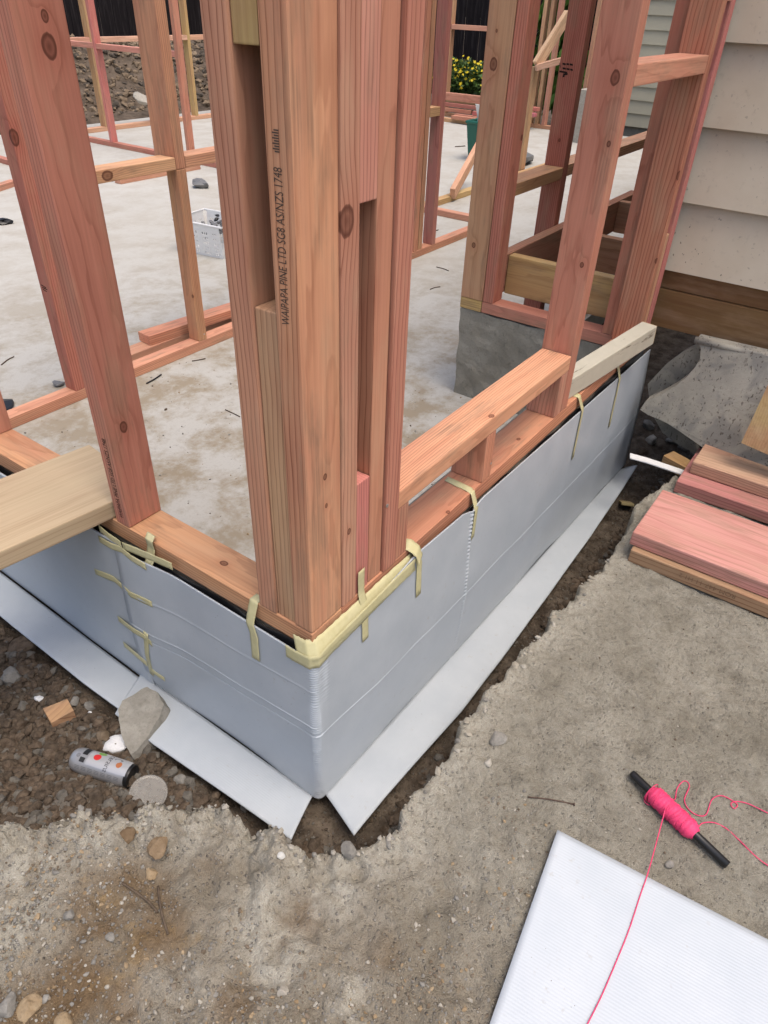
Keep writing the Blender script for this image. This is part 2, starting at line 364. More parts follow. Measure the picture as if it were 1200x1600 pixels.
def ground_mat():
    s = N('packed_earth_and_broken_paving')
    A = lambda n: s.node('ShaderNodeAttribute', attribute_name=n).outputs['Fac']
    P = s.geo(); pav, rim, left, shelf, apale, abrn = A('paving'), A('rim'), A('left'), A('shelf'), A('pale'), A('brown')
    n1 = s.noise(P, 4.0, 4, 0.62, 0.3, col=True); n3 = s.noise(P, 75, 4, 0.7); n4 = s.noise(P, 320, 2, 0.7); n2 = s.noise(P, 15, 4, 0.66)
    sn = s.node('ShaderNodeSeparateColor'); s.l.new(n1, sn.inputs[0]); a1, a2, a3 = sn.outputs
    vn = s.node('ShaderNodeTexVoronoi'); s.l.new(P, vn.inputs['Vector']); vn.inputs['Scale'].default_value = 150; v1d = vn.outputs['Distance']
    c = s.mix(s.ramp(a1, [(0.38, 0), (0.62, 1)]), (0.305, 0.284, 0.230), (0.390, 0.370, 0.310))
    c = s.mix(s.ramp(n2, [(0.46, 0), (0.70, 0.6)]), c, (0.195, 0.178, 0.142))
    c = s.mix(s.math('MULTIPLY', s.ramp(a2, [(0.52, 0), (0.68, 1)]), 0.5), c, (0.43, 0.405, 0.34))
    brn = s.math('MULTIPLY', s.math('MAXIMUM', abrn, s.math('MULTIPLY', left, 0.35)), s.ramp(a3, [(0.34, 0.5), (0.52, 1)]))
    c = s.mix(s.math('MULTIPLY', brn, 0.95), c, (0.20, 0.135, 0.075))
    ocr = s.math('MULTIPLY', left, s.math('MULTIPLY', s.ramp(n2, [(0.54, 0), (0.68, 1)]), s.ramp(a1, [(0.48, 0), (0.6, 1)])))
    c = s.mix(s.math('MULTIPLY', ocr, 0.6), c, (0.38, 0.26, 0.12))
    wht = s.math('MULTIPLY', s.math('MAXIMUM', s.math('MULTIPLY', rim, 0.9), apale), s.ramp(n2, [(0.34, 0.1), (0.54, 1)]))
    c = s.mix(s.math('MULTIPLY', wht, 0.85), c, (0.535, 0.51, 0.435))
    c = s.mix(s.ramp(n3, [(0.45, 0), (0.75, 0.55)]), c, s.mix(1, c, (0.55, 0.5, 0.45), 'MULTIPLY'))
    sv_ = s.node('ShaderNodeSeparateColor'); s.l.new(vn.outputs['Color'], sv_.inputs[0])
    grit = s.math('MULTIPLY', s.ramp(sv_.outputs[0], [(0.80, 0), (0.82, 1)]), s.ramp(v1d, [(0.30, 1), (0.45, 0)]))
    c = s.mix(s.math('MULTIPLY', grit, s.maprange(left, 0, 1, 0.22, 0.7)), c, s.mix(sv_.outputs[1], (0.16, 0.145, 0.13), (0.54, 0.51, 0.46)))
    c = s.mix(s.maprange(n4, 0.3, 0.7, 0, 0.5), c, s.mix(1, c, (0.5, 0.47, 0.43), 'MULTIPLY'))
    soil = s.mix(s.ramp(n2, [(0.38, 0), (0.66, 1)]), (0.075, 0.058, 0.043), (0.195, 0.158, 0.120))
    soil = s.mix(s.math('MULTIPLY', grit, 0.5), soil, (0.22, 0.20, 0.175))
    soil = s.mix(shelf, soil, s.mix(n3, (0.15, 0.13, 0.108), (0.26, 0.235, 0.20)))
    c = s.mix(pav, soil, c)
    h = s.math('ADD', s.math('MULTIPLY', n3, 1.0), s.math('ADD', s.math('MULTIPLY', n4, 0.5), s.math('MULTIPLY', grit, 0.5)))
    nr = s.bump(h, 1.0, 0.008)
    return s.done(c, 0.95, nr, 0.15)
me.materials.append(ground_mat())
ground = bpy.data.objects.new('ground', me); link(ground); tag(ground, 'trampled grey brown earth and broken paving with an open trench', None, kind='structure')

# ------------------------------------------------------------------ interior concrete slab
def slab_mat():
    s = N('floor_concrete'); P = s.geo()
    n1 = s.noise(P, 0.9, 4, 0.6); n2 = s.noise(P, 4.5, 6, 0.72, 0.15); n3 = s.noise(P, 26, 5, 0.7); n4 = s.noise(P, 140, 3, 0.7)
    q = s.vmath('MULTIPLY', P, (1.0, 1.6, 1)); n5 = s.noise(q, 2.2, 6, 0.72, 0.1)
    c = s.mix(n1, (0.48, 0.462, 0.415), (0.56, 0.545, 0.50))
    c = s.mix(s.math('MULTIPLY', s.ramp(n5, [(0.50, 0), (0.64, 1)]), s.ramp(n3, [(0.35, 0.1), (0.66, 0.6)])), c, (0.40, 0.36, 0.30))
    near = s.node('ShaderNodeVectorMath', operation='DISTANCE'); s.l.new(P, near.inputs[0]); near.inputs[1].default_value = (1.1, 1.1, -0.385)
    mk = s.math('MULTIPLY', s.maprange(near.outputs[1], 0.5, 2.6, 1, 0.25), s.ramp(n2, [(0.43, 0), (0.60, 1)]))
    c = s.mix(s.math('MULTIPLY', mk, 0.85), c, (0.30, 0.235, 0.15))
    sp2 = s.math('MULTIPLY', s.maprange(near.outputs[1], 0.5, 2.0, 1, 0.2), s.ramp(n3, [(0.60, 0), (0.70, 1)]))
    c = s.mix(s.math('MULTIPLY', sp2, 0.55), c, (0.15, 0.13, 0.105))
    c = s.mix(s.ramp(n4, [(0.5, 0), (0.8, 0.35)]), c, (0.30, 0.29, 0.27))
    nr = s.bump(n3, 0.25, 0.003)
    return s.done(c, 0.85, nr, 0.25)
SLABM = slab_mat()
sx0, sx1, sy0, sy1 = 0.06, 9.62, 0.06, 8.0
mesh_obj('floor_slab', [(sx0, sy0, FLOOR), (1.80, sy0, FLOOR), (1.80, 0.62, FLOOR), (sx1, 0.62, FLOOR), (sx1, sy1, FLOOR), (sx0, sy1, FLOOR)]+[(sx0, sy0, FLOOR-0.12), (1.80, sy0, FLOOR-0.12), (1.80, 0.62, FLOOR-0.12), (sx1, 0.62, FLOOR-0.12), (sx1, sy1, FLOOR-0.12), (sx0, sy1, FLOOR-0.12)],
         [(0, 1, 2, 3, 4, 5)]+[(i, i+6, (i+1) % 6+6, (i+1) % 6) for i in range(6)], SLABM)
tag(bpy.data.objects['floor_slab'], 'pale grey concrete floor slab with brown dirt smears', None, kind='structure')
def conc_mat(name, a, b):
    s = N(name); P = s.geo(); n1 = s.noise(P, 5, 5, 0.65, 0.4); n2 = s.noise(P, 28, 5, 0.7); n3 = s.noise(P, 130, 3, 0.6)
    c = s.mix(s.ramp(n1, [(0.36, 0), (0.64, 1)]), a, b)
    c = s.mix(s.ramp(n2, [(0.58, 0), (0.72, 0.7)]), c, tuple(q*0.45 for q in a))
    c = s.mix(s.ramp(n3, [(0.5, 0), (0.8, 0.4)]), c, tuple(q*0.6 for q in a))
    nr = s.bump(s.math('ADD', n2, n3), 0.5, 0.004); return s.done(c, 0.9, nr, 0.2)
CONC = conc_mat('weathered_concrete', (0.29, 0.27, 0.22), (0.37, 0.35, 0.295))
def rough_block(name, x0, x1, y0, y1, z0, z1, mat, label, step=0.03, amp=0.004):
    bm = bmesh.new(); bmesh.ops.create_cube(bm, size=1)
    for v in bm.verts: v.co = Vector(((v.co.x+.5)*(x1-x0)+x0, (v.co.y+.5)*(y1-y0)+y0, (v.co.z+.5)*(z1-z0)+z0))
    for ax, L in ((0, x1-x0), (1, y1-y0), (2, z1-z0)):
        for k in range(1, int(L/step)):
            p = [0, 0, 0]; p[ax] = (x0, y0, z0)[ax]+L*k/int(L/step); nn = [0, 0, 0]; nn[ax] = 1
            bmesh.ops.bisect_plane(bm, geom=bm.verts[:]+bm.edges[:]+bm.faces[:], plane_co=p, plane_no=nn)
    co = np.array([v.co for v in bm.verts])
    d = np.stack([fbm(co[:, 1], co[:, 2], 14, 4, co[:, 0]), fbm(co[:, 0], co[:, 2], 14, 4, co[:, 1]+9), fbm(co[:, 0], co[:, 1], 14, 4, co[:, 2]+5)], 1)*amp
    for v, q in zip(bm.verts, d): v.co += Vector(q)
    o = bm_obj(name, bm, mat); tag(o, label, 'kerb'); return o
rough_block('concrete_kerb', 0.004, 0.128, 0.004, 1.92, -0.56, -0.004, CONC, 'concrete kerb wall under the left bottom plate, wrapped in white plastic', 0.08, 0.001)
rough_block('concrete_kerb', 0.132, 1.79, 0.004, 0.128, -0.66, -0.004, CONC, 'concrete kerb wall under the right bottom plate, wrapped in white plastic', 0.08, 0.001)
rough_block('concrete_kerb', 1.80, 1.93, 0.13, 0.732, -0.60, -0.005, CONC, 'cracked dark grey concrete kerb wall standing on the slab beside the old house', 0.02, 0.006)

# ------------------------------------------------------------------ wall frames at the corner
TOP = 2.36
fl = thing('timber_framing', 'pink timber wall frame left of the corner post with a broad plank resting on it', 'timber framing', (0.045, 0.5, 0.0))
tim('bottom_plate', fl, 0.0, 0.09, 0.0, 1.99, 0.0, 0.045, 'y', (0.66, 0.34, 0.215), [(onz(350, 880, .045), 0.008)])
cs = tim('stud', fl, 0.0, 0.09, 0.0, 0.045, 0.0455, TOP, 'z', (0.63, 0.315, 0.205), [(ony(508, 745, 0), 0.006), (ony(540, 350, 0), 0.007), (ony(510, 790, 0), 0.004)], 0.006, quarter=False)
zb = onx(415, 487, 0).z; zt = onx(380, 70, 0).z
tim('packer', fl, 0.004, 0.088, 0.0465, 0.0885, 0.0455, zb, 'z', (0.62, 0.385, 0.25), bev=0.002)
tim('packer', fl, 0.003, 0.088, 0.0465, 0.0885, zt, TOP, 'z', (0.48, 0.345, 0.16), bev=0.002)
tim('stud', fl, -0.001, 0.089, 0.090, 0.135, 0.0455, TOP, 'z', PINK, [], 0.004)
ls = tim('stud', fl, 0.0, 0.09, 0.531, 0.576, 0.0455, TOP, 'z', (0.56, 0.245, 0.165), [(ony(77, 73, 0.531), 0.0125), (ony(193, 667, 0.531), 0.0105), (ony(70, 25, 0.531), 0.006)], 0.004)
tim('stud', fl, 0.0, 0.09, 1.131, 1.176, 0.0455, TOP, 'z', PINK)
tim('stud', fl, 0.0, 0.09, 1.70, 1.745, 0.0455, TOP, 'z', PINK)
tim('top_plate', fl, 0.0, 0.09, 0.0, 1.99, TOP+.0005, TOP+0.045, 'y', PINK)

fr = thing('timber_framing', 'pink timber wall frame right of the corner post with a low window sill', 'timber framing', (0.9, 0.045, 0.0))
tim('bottom_plate', fr, 0.0905, 1.90, 0.0, 0.09, 0.0, 0.045, 'x', (0.60, 0.275, 0.175), [(onz(810, 686, .045), 0.006), (onz(700, 800, .045), 0.005)])
tim('stud', fr, 0.0915, 0.135, -0.001, 0.089, 0.0455, TOP, 'z', (0.56, 0.30, 0.20), [(ony(541, 345, 0), 0.016), (ony(545, 830, 0), 0.006)], 0.004)
zb2 = ony(575, 748, 0).z; zt2 = ony(575, 316, 0).z
tim('packer', fr, 0.1375, 0.1780, 0.003, 0.088, 0.0455, zb2, 'z', ROSE, bev=0.002)
tim('packer', fr, 0.1365, 0.1785, 0.002, 0.088, zt2, TOP, 'z', (0.62, 0.30, 0.22), bev=0.002)
tim('stud', fr, 0.1805, 0.2235, 0.0035, 0.0925, 0.0455, TOP, 'z', (0.57, 0.255, 0.185))
rstud = tim('stud', fr, 0.2265, 0.271, -0.0035, 0.0865, 0.0455, TOP, 'z', (0.56, 0.235, 0.175))
tim('trimmer', fr, 0.2725, 0.315, 0.0, 0.09, 0.0455, 0.179, 'z', (0.50, 0.24, 0.16))
sill = tim('sill', fr, 0.2725, 1.121, -0.001, 0.089, 0.1795, 0.2245, 'x', (0.70, 0.345, 0.225), [(onz(768, 650, .2245), 0.007)], 0.004, quarter=True)
crip = tim('cripple_stud', fr, 0.650, 0.695, 0.0, 0.09, 0.0455, 0.179, 'z', (0.60, 0.265, 0.175))
tim('trimmer', fr, 1.078, 1.1215, 0.0, 0.09, 0.0455, 0.179, 'z', PINK)
tim('stud', fr, 1.123, 1.172, 0.0, 0.092, 0.0455, TOP, 'z', (0.57, 0.245, 0.175), [(onx(962, 122, 1.123), 0.0115), (onx(951, 225, 1.123), 0.007), (onx(909, 414, 1.123), 0.006)], 0.004)
zn = ony(1108, 86, 0).z
tim('nog', fr, 1.1735, 1.7585, 0.0, 0.09, zn-0.045, zn, 'x', PINK)
tim('stud', fr, 1.760, 1.8035, 0.0, 0.09, 0.0455, TOP, 'z', (0.45, 0.20, 0.13), [(onx(1026, 408, 1.76), 0.008), (onx(1062, 275, 1.76), 0.009)], 0.003)
tim('packer', fr, 1.805, 1.849, 0.004, 0.086, 0.0455, 0.41, 'z', TAN, bev=0.002)
tim('packer', fr, 1.805, 1.849, 0.002, 0.086, 1.036, TOP, 'z', PINK, bev=0.002)
tim('stud', fr, 1.851, 1.896, 0.0, 0.09, 0.0455, TOP, 'z', ROSE)
tim('lintel', fr, 0.2725, 1.121, 0.0, 0.09, 2.0, 2.19, 'x', PINK)
tim('top_plate', fr, 0.0905, 1.90, 0.0, 0.09, TOP+.0005, TOP+0.045, 'x', PINK)

# frame standing on the dark kerb wall beside the house
fp = thing('timber_framing', 'pink timber wall frame standing on the dark concrete kerb beside the house', 'timber framing', (1.84, 0.4, 0.0))
tim('bottom_plate', fp, 1.797, 1.876, 0.0915, 0.64, 0.0005, 0.045, 'y', (0.58, 0.25, 0.185))
tim('packer', fp, 1.796, 1.877, 0.642, 0.738, 0.0005, 0.045, 'y', YEL, bev=0.002)
tim('stud', fp, 1.795, 1.84, 0.640, 0.738, 0.0455, TOP, 'z', (0.56, 0.30, 0.19), [(onx(740, 383, 1.795), 0.008), (onx(771, 100, 1.795), 0.014), (onx(776, 48, 1.795), 0.004)])
tim('stud', fp, 1.797, 1.876, 0.594, 0.638, 0.0455, TOP, 'z', (0.52, 0.20, 0.15), [(ony(815, 215, 0.594), 0.008)])
tim('stud', fp, 1.797, 1.876, 0.0925, 0.139, 0.0455, TOP, 'z', (0.50, 0.21, 0.145))
tim('top_plate', fp, 1.797, 1.876, 0.0915, 0.738, TOP+.0005, TOP+0.045, 'y', PINK)

# wall running back from that frame
fq = thing('timber_framing', 'pink timber wall frame with a waist-high nog running back from the kerb wall', 'timber framing', (2.5, 0.69, FLOOR))
stud2x = 2.425; stud2 = tim('stud', fq, 2.425, 2.475, 0.648, 0.738, FLOOR+.0455, TOP, 'z', (0.47, 0.175, 0.13), [(ony(840, 352, 0.648), 0.018), (ony(850, 343, 0.648), 0.004), (onx(874, 219, 2.425), 0.005)])
tim('nog', fq, 1.842, 2.4235, 0.648, 0.738, 0.406, 0.452, 'x', (0.52, 0.29, 0.17))
tim('nog', fq, 2.4765, 4.18, 0.648, 0.738, 0.41, 0.456, 'x', (0.64, 0.36, 0.24))
tim('stud', fq, 4.182, 4.228, 0.648, 0.738, FLOOR+.0455, TOP, 'z', PINK)
tim('bottom_plate', fq, 2.35, 6.4, 0.648, 0.738, FLOOR, FLOOR+0.045, 'x', PINK)
tim('stud', fq, 6.35, 6.396, 0.648, 0.738, FLOOR+.0455, TOP, 'z', PINK)
tim('top_plate', fq, 1.842, 6.4, 0.648, 0.738, TOP+.0005, TOP+0.045, 'x', PINK)

# old floor joists between kerb and house
def lone(name, label, cat, *a, **k):
    o = tim(name, None, *a, **k); tag(o, label, cat); return o
lone('floor_joist', 'yellow brown floor joist on edge just behind the kerb frame', 'joist', 1.90, 1.945, 0.03, 0.599, 0.062, 0.212, 'y', YEL)
lone('floor_joist', 'reddish brown joist on edge running back below the waist-high nog', 'joist', 1.88, 3.4, 0.601, 0.646, 0.065, 0.216, 'x', (0.42, 0.21, 0.13))
lone('floor_joist', 'second brown joist behind the yellow one, seen past the tall stud', 'joist', 2.50, 2.545, 0.03, 0.599, 0.04, 0.19, 'y', (0.42, 0.22, 0.13))
lone('floor_joist', 'farthest brown joist, high in the dark gap beside the house', 'joist', 3.10, 3.145, 0.03, 0.599, 0.065, 0.215, 'y', (0.40, 0.20, 0.13))

# ------------------------------------------------------------------ interior wall frames on the slab
F45 = FLOOR+0.045
fi = thing('timber_framing', 'interior timber wall frame crossing the slab behind the left stud', 'timber framing', (1.4, 1.94, FLOOR))
tim('bottom_plate', fi, 0.13, 2.2, 1.908, 1.976, FLOOR, F45, 'x', (0.66, 0.33, 0.22))
is_ = tim('stud', fi, 0.73, 0.775, 1.908, 1.976, F45+.0005, TOP, 'z', (0.56, 0.22, 0.165), [(ony(65, 418, 1.908), 0.006), (ony(22, 215, 1.908), 0.018)])
zN = ony(275, 246, 1.908).z
istud = tim('stud', fi, 1.402, 1.452, 1.908, 1.976, F45+.0005, zN-0.0475, 'z', (0.58, 0.285, 0.175), [(onx(301, 463, 1.402), 0.006)])
tim('nog', fi, 0.776, 1.400, 1.908, 1.998, zN-0.046, zN, 'x', (0.68, 0.37, 0.245), [(ony(168, 275, 1.908), 0.02)])
tim('nog', fi, 1.454, 2.075, 1.908, 1.998, zN-0.046, zN, 'x', (0.68, 0.37, 0.245))
tim('stud', fi, 1.4015, 1.4525, 1.909, 2.035, zN-0.046, TOP, 'z', (0.58, 0.28, 0.19))
tim('stud', fi, 2.077, 2.122, 1.908, 1.998, F45+.0005, TOP, 'z', PINK)
tim('top_plate', fi, 0.13, 2.2, 1.908, 1.998, TOP+.0005, TOP+0.045, 'x', PINK)
lone('loose_plate', 'pale timber length lying on the slab behind the interior bottom plate', 'timber', 0.95, 2.15, 2.03, 2.12, FLOOR, F45, 'x', (0.64, 0.345, 0.225))
o = beam('loose_stud', None, onz(225, 529, FLOOR+0.068)+Vector((0.0, 0, 0)), onz(225, 529, FLOOR+0.068)+Vector((1.5, -0.125, 0)), 0.088, 0.045, (0.66, 0.30, 0.20)); tag(o, 'pink timber length with stamped end lying across the interior bottom plates', 'timber')

fm = thing('timber_framing', 'interior timber wall frame on the slab to the right of the corner post', 'timber framing', (3.6, 1.97, FLOOR))
tim('bottom_plate', fm, 3.10, 4.378, 1.945, 2.015, FLOOR, F45, 'x', (0.64, 0.33, 0.22))
for x0, y0, y1, t in ((3.30, 1.945, 2.035, (0.55, 0.23, 0.17)), (3.36, 1.95, 2.03, (0.56, 0.29, 0.19)), (3.52, 1.945, 2.02, RED)):
    tim('stud', fm, x0, x0+0.045, y0, y1, F45+.0005, TOP, 'z', t)
zz_ = ony(655, 172, 1.945).z
tim('nog', fm, 3.4055, 3.5195, 1.95, 2.02, zz_-0.05, zz_, 'x', TAN)
tim('top_plate', fm, 3.10, 4.378, 1.945, 2.035, TOP+.0005, TOP+0.045, 'x', PINK)
fc = thing('timber_framing', 'short timber cross wall plate on the slab beyond the corner post', 'timber framing', (4.42, 2.3, FLOOR))
tim('bottom_plate', fc, 4.38, 4.45, 2.04, 2.78, FLOOR, F45, 'y', (0.66, 0.32, 0.24))
tim('stud', fc, 4.385, 4.425, 2.74, 2.78, F45+.0005, TOP, 'z', RED)
fe = thing('timber_framing', 'timber bottom plate running back from the cross wall with a diagonal brace', 'timber framing', (5.2, 2.63, FLOOR))
tim('bottom_plate', fe, 4.4555, 7.0, 2.60, 2.67, FLOOR, F45, 'x', (0.56, 0.36, 0.19))
br0 = onz(707, 303, F45+0.02); br1 = onx(748, 228, br0.x+0.75)
beam('brace', fe, br0, br1, 0.045, 0.09, (0.68, 0.39, 0.27))

fa = thing('timber_framing', 'far timber cross wall frame at the left with one pink stud', 'timber framing', (4.5, 6.6, FLOOR))
tim('bottom_plate', fa, 4.44, 4.51, 4.6, 7.44, FLOOR, F45, 'y', (0.60, 0.245, 0.20))
ya = 6.60
tim('stud', fa, 4.44, 4.51, ya-0.045, ya, F45+.0005, TOP, 'z', (0.62, 0.225, 0.205))
za = onx(230, 76, 4.44).z
tim('nog', fa, 4.44, 4.51, ya+0.001, 7.44, za-0.045, za, 'y', (0.62, 0.28, 0.22)); tim('nog', fa, 4.44, 4.51, 5.40, ya-0.0455, za-0.045, za, 'y', (0.62, 0.28, 0.22))
tim('stud', fa, 4.44, 4.51, 5.353, 5.398, F45+.0005, TOP, 'z', (0.58, 0.24, 0.18))
tim('stud', fa, 4.44, 4.51, 4.61, 4.655, F45+.0005, TOP, 'z', PINK)
fb = thing('timber_framing', 'farthest timber wall frame in front of the rubble mound', 'timber framing', (5.6, 7.5, FLOOR))
tim('bottom_plate', fb, 4.0, 8.6, 7.45, 7.54, FLOOR, F45, 'x', (0.66, 0.37, 0.25))
zfb = ony(200, 57, 7.45).z
sxs = [5.02, 6.42, 7.8]
for a in sxs: tim('stud', fb, a, a+0.045, 7.45, 7.54, F45+.0005, TOP, 'z', (0.50, 0.32, 0.165))
for a, b in zip([4.0]+[q+0.0455 for q in sxs], [q-0.0005 for q in sxs]+[8.6]): tim('nog', fb, a, b, 7.45, 7.54, zfb-0.05, zfb, 'x', (0.68, 0.38, 0.28))
lone('loose_timber', 'pink timber length lying on the slab under the interior nog', 'timber', 3.38, 4.3, 5.06, 5.14, FLOOR, F45, 'x', (0.62, 0.29, 0.21))
o = beam('loose_timber', None, onz(-40, 305, FLOOR+0.022), onz(22, 285, FLOOR+0.022), 0.07, 0.045, PINK); tag(o, 'pink timber length on the slab at the left picture edge', 'timber')
o = beam('loose_timber', None, onz(-20, 243, FLOOR+0.022), onz(70, 268, FLOOR+0.022), 0.07, 0.045, RED); tag(o, 'red timber length farther back on the slab at the left picture edge', 'timber')
# far frame on the right, before the fence
ff = thing('timber_framing', 'far timber window wall frame in front of the black fence', 'timber framing', (9.35, 4.5, FLOOR))
tim('bottom_plate', ff, 9.32, 9.41, 2.9, 7.0, FLOOR, F45, 'y', (0.60, 0.33, 0.22))
for u, t in ((692, TAN), (828, TAN), (838, (0.50, 0.33, 0.18)), (849, (0.60, 0.30, 0.22)), (905, TAN)):
    yy = onx(u, 170, 9.32).y; tim('stud', ff, 9.32, 9.41, yy-0.045, yy, F45+.0005, TOP, 'z', t)
yl = onx(692, 40, 9.32).y; yr = onx(828, 60, 9.32).y; zf = onx(725, 39, 9.32).z
tim('nog', ff, 9.32, 9.41, yr+0.001, yl-0.046, zf-0.055, zf, 'y', (0.66, 0.36, 0.27))
zf2 = onx(720, 156, 9.32).z
tim('sill', ff, 9.32, 9.41, yr+0.001, yl-0.046, zf2-0.06, zf2, 'y', (0.58, 0.40, 0.21))
tim('top_plate', ff, 9.32, 9.41, 2.9, 7.0, TOP+.0005, TOP+.045, 'y', PINK)
# propped brace
fz = thing('propped_brace', 'bright diagonal timber prop with a level rail behind the tall studs', 'brace', (6.4, 2.6, FLOOR))
beam('brace', fz, onx(838, 102, 6.3), onx(888, 22, 6.6), 0.045, 0.09, (0.72, 0.47, 0.34))
beam('rail', fz, onx(837, 106, 6.28), onx(915, 84, 6.6), 0.045, 0.05, (0.70, 0.43, 0.32))
beam('post', fz, onx(835, 104, 6.35), Vector((onx(835, 104, 6.35).x, onx(835, 104, 6.35).y, FLOOR)), 0.045, 0.09, (0.56, 0.36, 0.20), upv=(1, 0, 0))

# ------------------------------------------------------------------ black damp-proof strip under the plates
BLACK = flat_mat('black_polythene', (0.012, 0.012, 0.013), 0.35, 0.5, bump=0.6, nscale=40)
def ribbon_solid(name, pts, wdir, width, thick, mat, parent=None, ndir=None):
    """strip along pts, width along wdir, closed with thickness"""
    pts = [Vector(p) for p in pts]; wd = Vector(wdir).normalized(); V = []; F = []
    for i, p in enumerate(pts):
        t = (pts[min(i+1, len(pts)-1)]-pts[max(i-1, 0)]).normalized(); n = Vector(ndir[i]) if ndir else t.cross(wd).normalized()
        for a, b in ((-.5, 0), (.5, 0), (.5, 1), (-.5, 1)): V.append(p+wd*width*a+n*thick*b)
    for i in range(len(pts)-1):
        for k in range(4): F.append((i*4+k, i*4+(k+1) % 4, i*4+4+(k+1) % 4, i*4+4+k))
    m = len(pts)-1; F += [(0, 3, 2, 1), (m*4, m*4+1, m*4+2, m*4+3)]
    return mesh_obj(name, [tuple(v) for v in V], F, mat, parent)
pts = []
for y in np.arange(1.9, -0.001, -0.02): pts.append((-0.006+0.003*math.sin(y*31), y, 0))
for x in np.arange(0.0, 1.90, 0.02): pts.append((x, -0.006+0.003*math.sin(x*27), 0))
Vd = []; Fd = []
for i, (x, y, z) in enumerate(pts):
    ox, oy = (-0.001, 0) if i < 96 else (0, -0.001)
    zl = 0.004+0.004*math.sin(i*0.9)+0.003*math.sin(i*2.3)
    Vd += [(x, y, 0.001+zl*0.5), (x+ox*3, y+oy*3, -0.05)]
Fd = [(2*i, 2*i+1, 2*i+3, 2*i+2) for i in range(len(pts)-1)]
o = mesh_obj('damp_proof_strip', Vd, Fd, BLACK); sm_ = o.modifiers.new('s', 'SOLIDIFY'); sm_.thickness = 0.0015
tag(o, 'thin black damp proof strip showing between bottom plates and white plastic', 'membrane')

# ------------------------------------------------------------------ white corrugated plastic round the kerb
def set_uv(o, uvs):
    me = o.data; ul = me.uv_layers.new(name='UVMap'); li = np.empty(len(me.loops), int); me.loops.foreach_get('vertex_index', li)
    ul.data.foreach_set('uv', np.asarray(uvs)[li].astype(np.float32).ravel())
def grid_obj(name, P, uv, mat, parent, thick=0.0):
    nu, nv = P.shape[:2]; idx = np.arange(nu*nv).reshape(nu, nv)
    F = np.stack([idx[:-1, :-1], idx[1:, :-1], idx[1:, 1:], idx[:-1, 1:]], -1).reshape(-1, 4)
    o = mesh_obj(name, P.reshape(-1, 3), F, mat, parent, True); set_uv(o, uv.reshape(-1, 2))
    if thick:
        m = o.modifiers.new('s', 'SOLIDIFY'); m.thickness = thick; m.offset = 0
    return o
FOLD = lambda x, y: -0.472-0.052*np.clip(x, 0, 3)+0.045*np.clip(y-0.57, 0, 3)
ps = thing('plastic_sheet', 'white corrugated plastic sheet bent round the corner of the kerb under the posts', 'plastic sheet', (0, 0, -0.48))
# parameter s: negative along the left wall (y = -s), positive along the right wall (x = s)
Ss = np.unique(np.round(np.concatenate([np.arange(-0.578, -0.12, 0.02), np.arange(-0.12, 0.12, 0.004), np.arange(0.12, 0.56, 0.02), np.arange(0.56, 0.66, 0.004), np.arange(0.66, 1.96, 0.03)]), 4))
Ts = np.linspace(0, 1, 520)
RAD = 0.022
def wrap(s, off):
    """plan position of the sheet at run s, off = distance outwards"""
    q = math.pi/2*RAD
    if s < -q/2: return np.array([-off, -(s+q/2)+0.0]), np.array([-1.0, 0])
    if s > q/2: return np.array([(s-q/2), -off]), np.array([0, -1.0])
    a = math.pi+(s+q/2)/q*math.pi/2; n = np.array([math.cos(a), math.sin(a)])
    return np.array([0.0, 0.0])+n*off, n
Pg = np.zeros((len(Ss), len(Ts), 3)); UVg = np.zeros((len(Ss), len(Ts), 2))
for i, s_ in enumerate(Ss):
    p, n = wrap(s_, 0.014)
    x, y = max(p[0], 0), max(p[1], 0)
    ztop = np.interp(s_, [-0.60, -0.35, -0.05, 0.0, 0.25, 0.35, 0.56, 0.60, 0.66, 1.95], [-0.002, -0.004, -0.008, -0.003, 0.012, 0.030, 0.018, 0.004, 0.014, -0.022])
    zbot = FOLD(x, y) if s_ < 1.90 else FOLD(x, y)
    z = ztop+(zbot-ztop)*Ts
    lean = 0.010*np.sin(Ts*math.pi)*np.clip(abs(s_)/0.2, 0.2, 1)
    bulge = 0.007*vnoise(s_*3.5+z*0, z*3)+0.002*vnoise(s_*11+z*0, z*9)
    crk = np.exp(-((s_+0.004*vnoise(z*12, z*0+3))/0.016)**2)*0.0014*np.sin(z*2*math.pi/0.0068+4*vnoise(z*25, z*0+s_*30))*(0.35+0.65*np.clip(0.6+vnoise(z*18, z*0+s_*12+7), 0, 1.3))
    crk += np.exp(-((s_-0.036-0.03*z)/0.009)**2)*0.0013*np.sin(z*2*math.pi/0.0088+2+2*vnoise(z*30, z*0))*sstep(-0.22, -0.05, z)
    # long pressed creases running along the sheet
    for zc, wd_, a_, lo, hi in ((-0.215, 0.0020, 0.0013, -0.60, 0.0), (-0.240, 0.0022, -0.0012, -0.60, 0.02), (-0.245, 0.0020, 0.0012, 0.0, 1.95), (-0.105, 0.003, 0.0008, -0.60, 0.0)):
        if lo <= s_ <= hi:
            zc2 = zc+0.05*(s_ if s_ < 0 else -s_*0.7)*0.8
            crk = crk+a_*np.exp(-((z-zc2)/wd_)**2)
    crease = np.exp(-((s_-0.605+0.02*Ts)/0.005)**2)*0.0045*(0.6+0.4*np.sin(z*2*math.pi/0.012))*(1-0.5*Ts)
    off = lean+bulge*np.sin(np.clip(Ts*1.6, 0, 1)*math.pi/2)+crk+crease+0.014*sstep(-0.38, -0.54, s_)*(1-0.9*Ts**4)
    end = 0.085*Ts*sstep(1.6, 1.95, s_)
    Pg[i, :, 0] = p[0]+n[0]*off+end; Pg[i, :, 1] = p[1]+n[1]*off; Pg[i, :, 2] = z
    UVg[i, :, 0] = s_; UVg[i, :, 1] = z
grid_obj('upstand', Pg, UVg, PLASTIC, ps, 0.004)
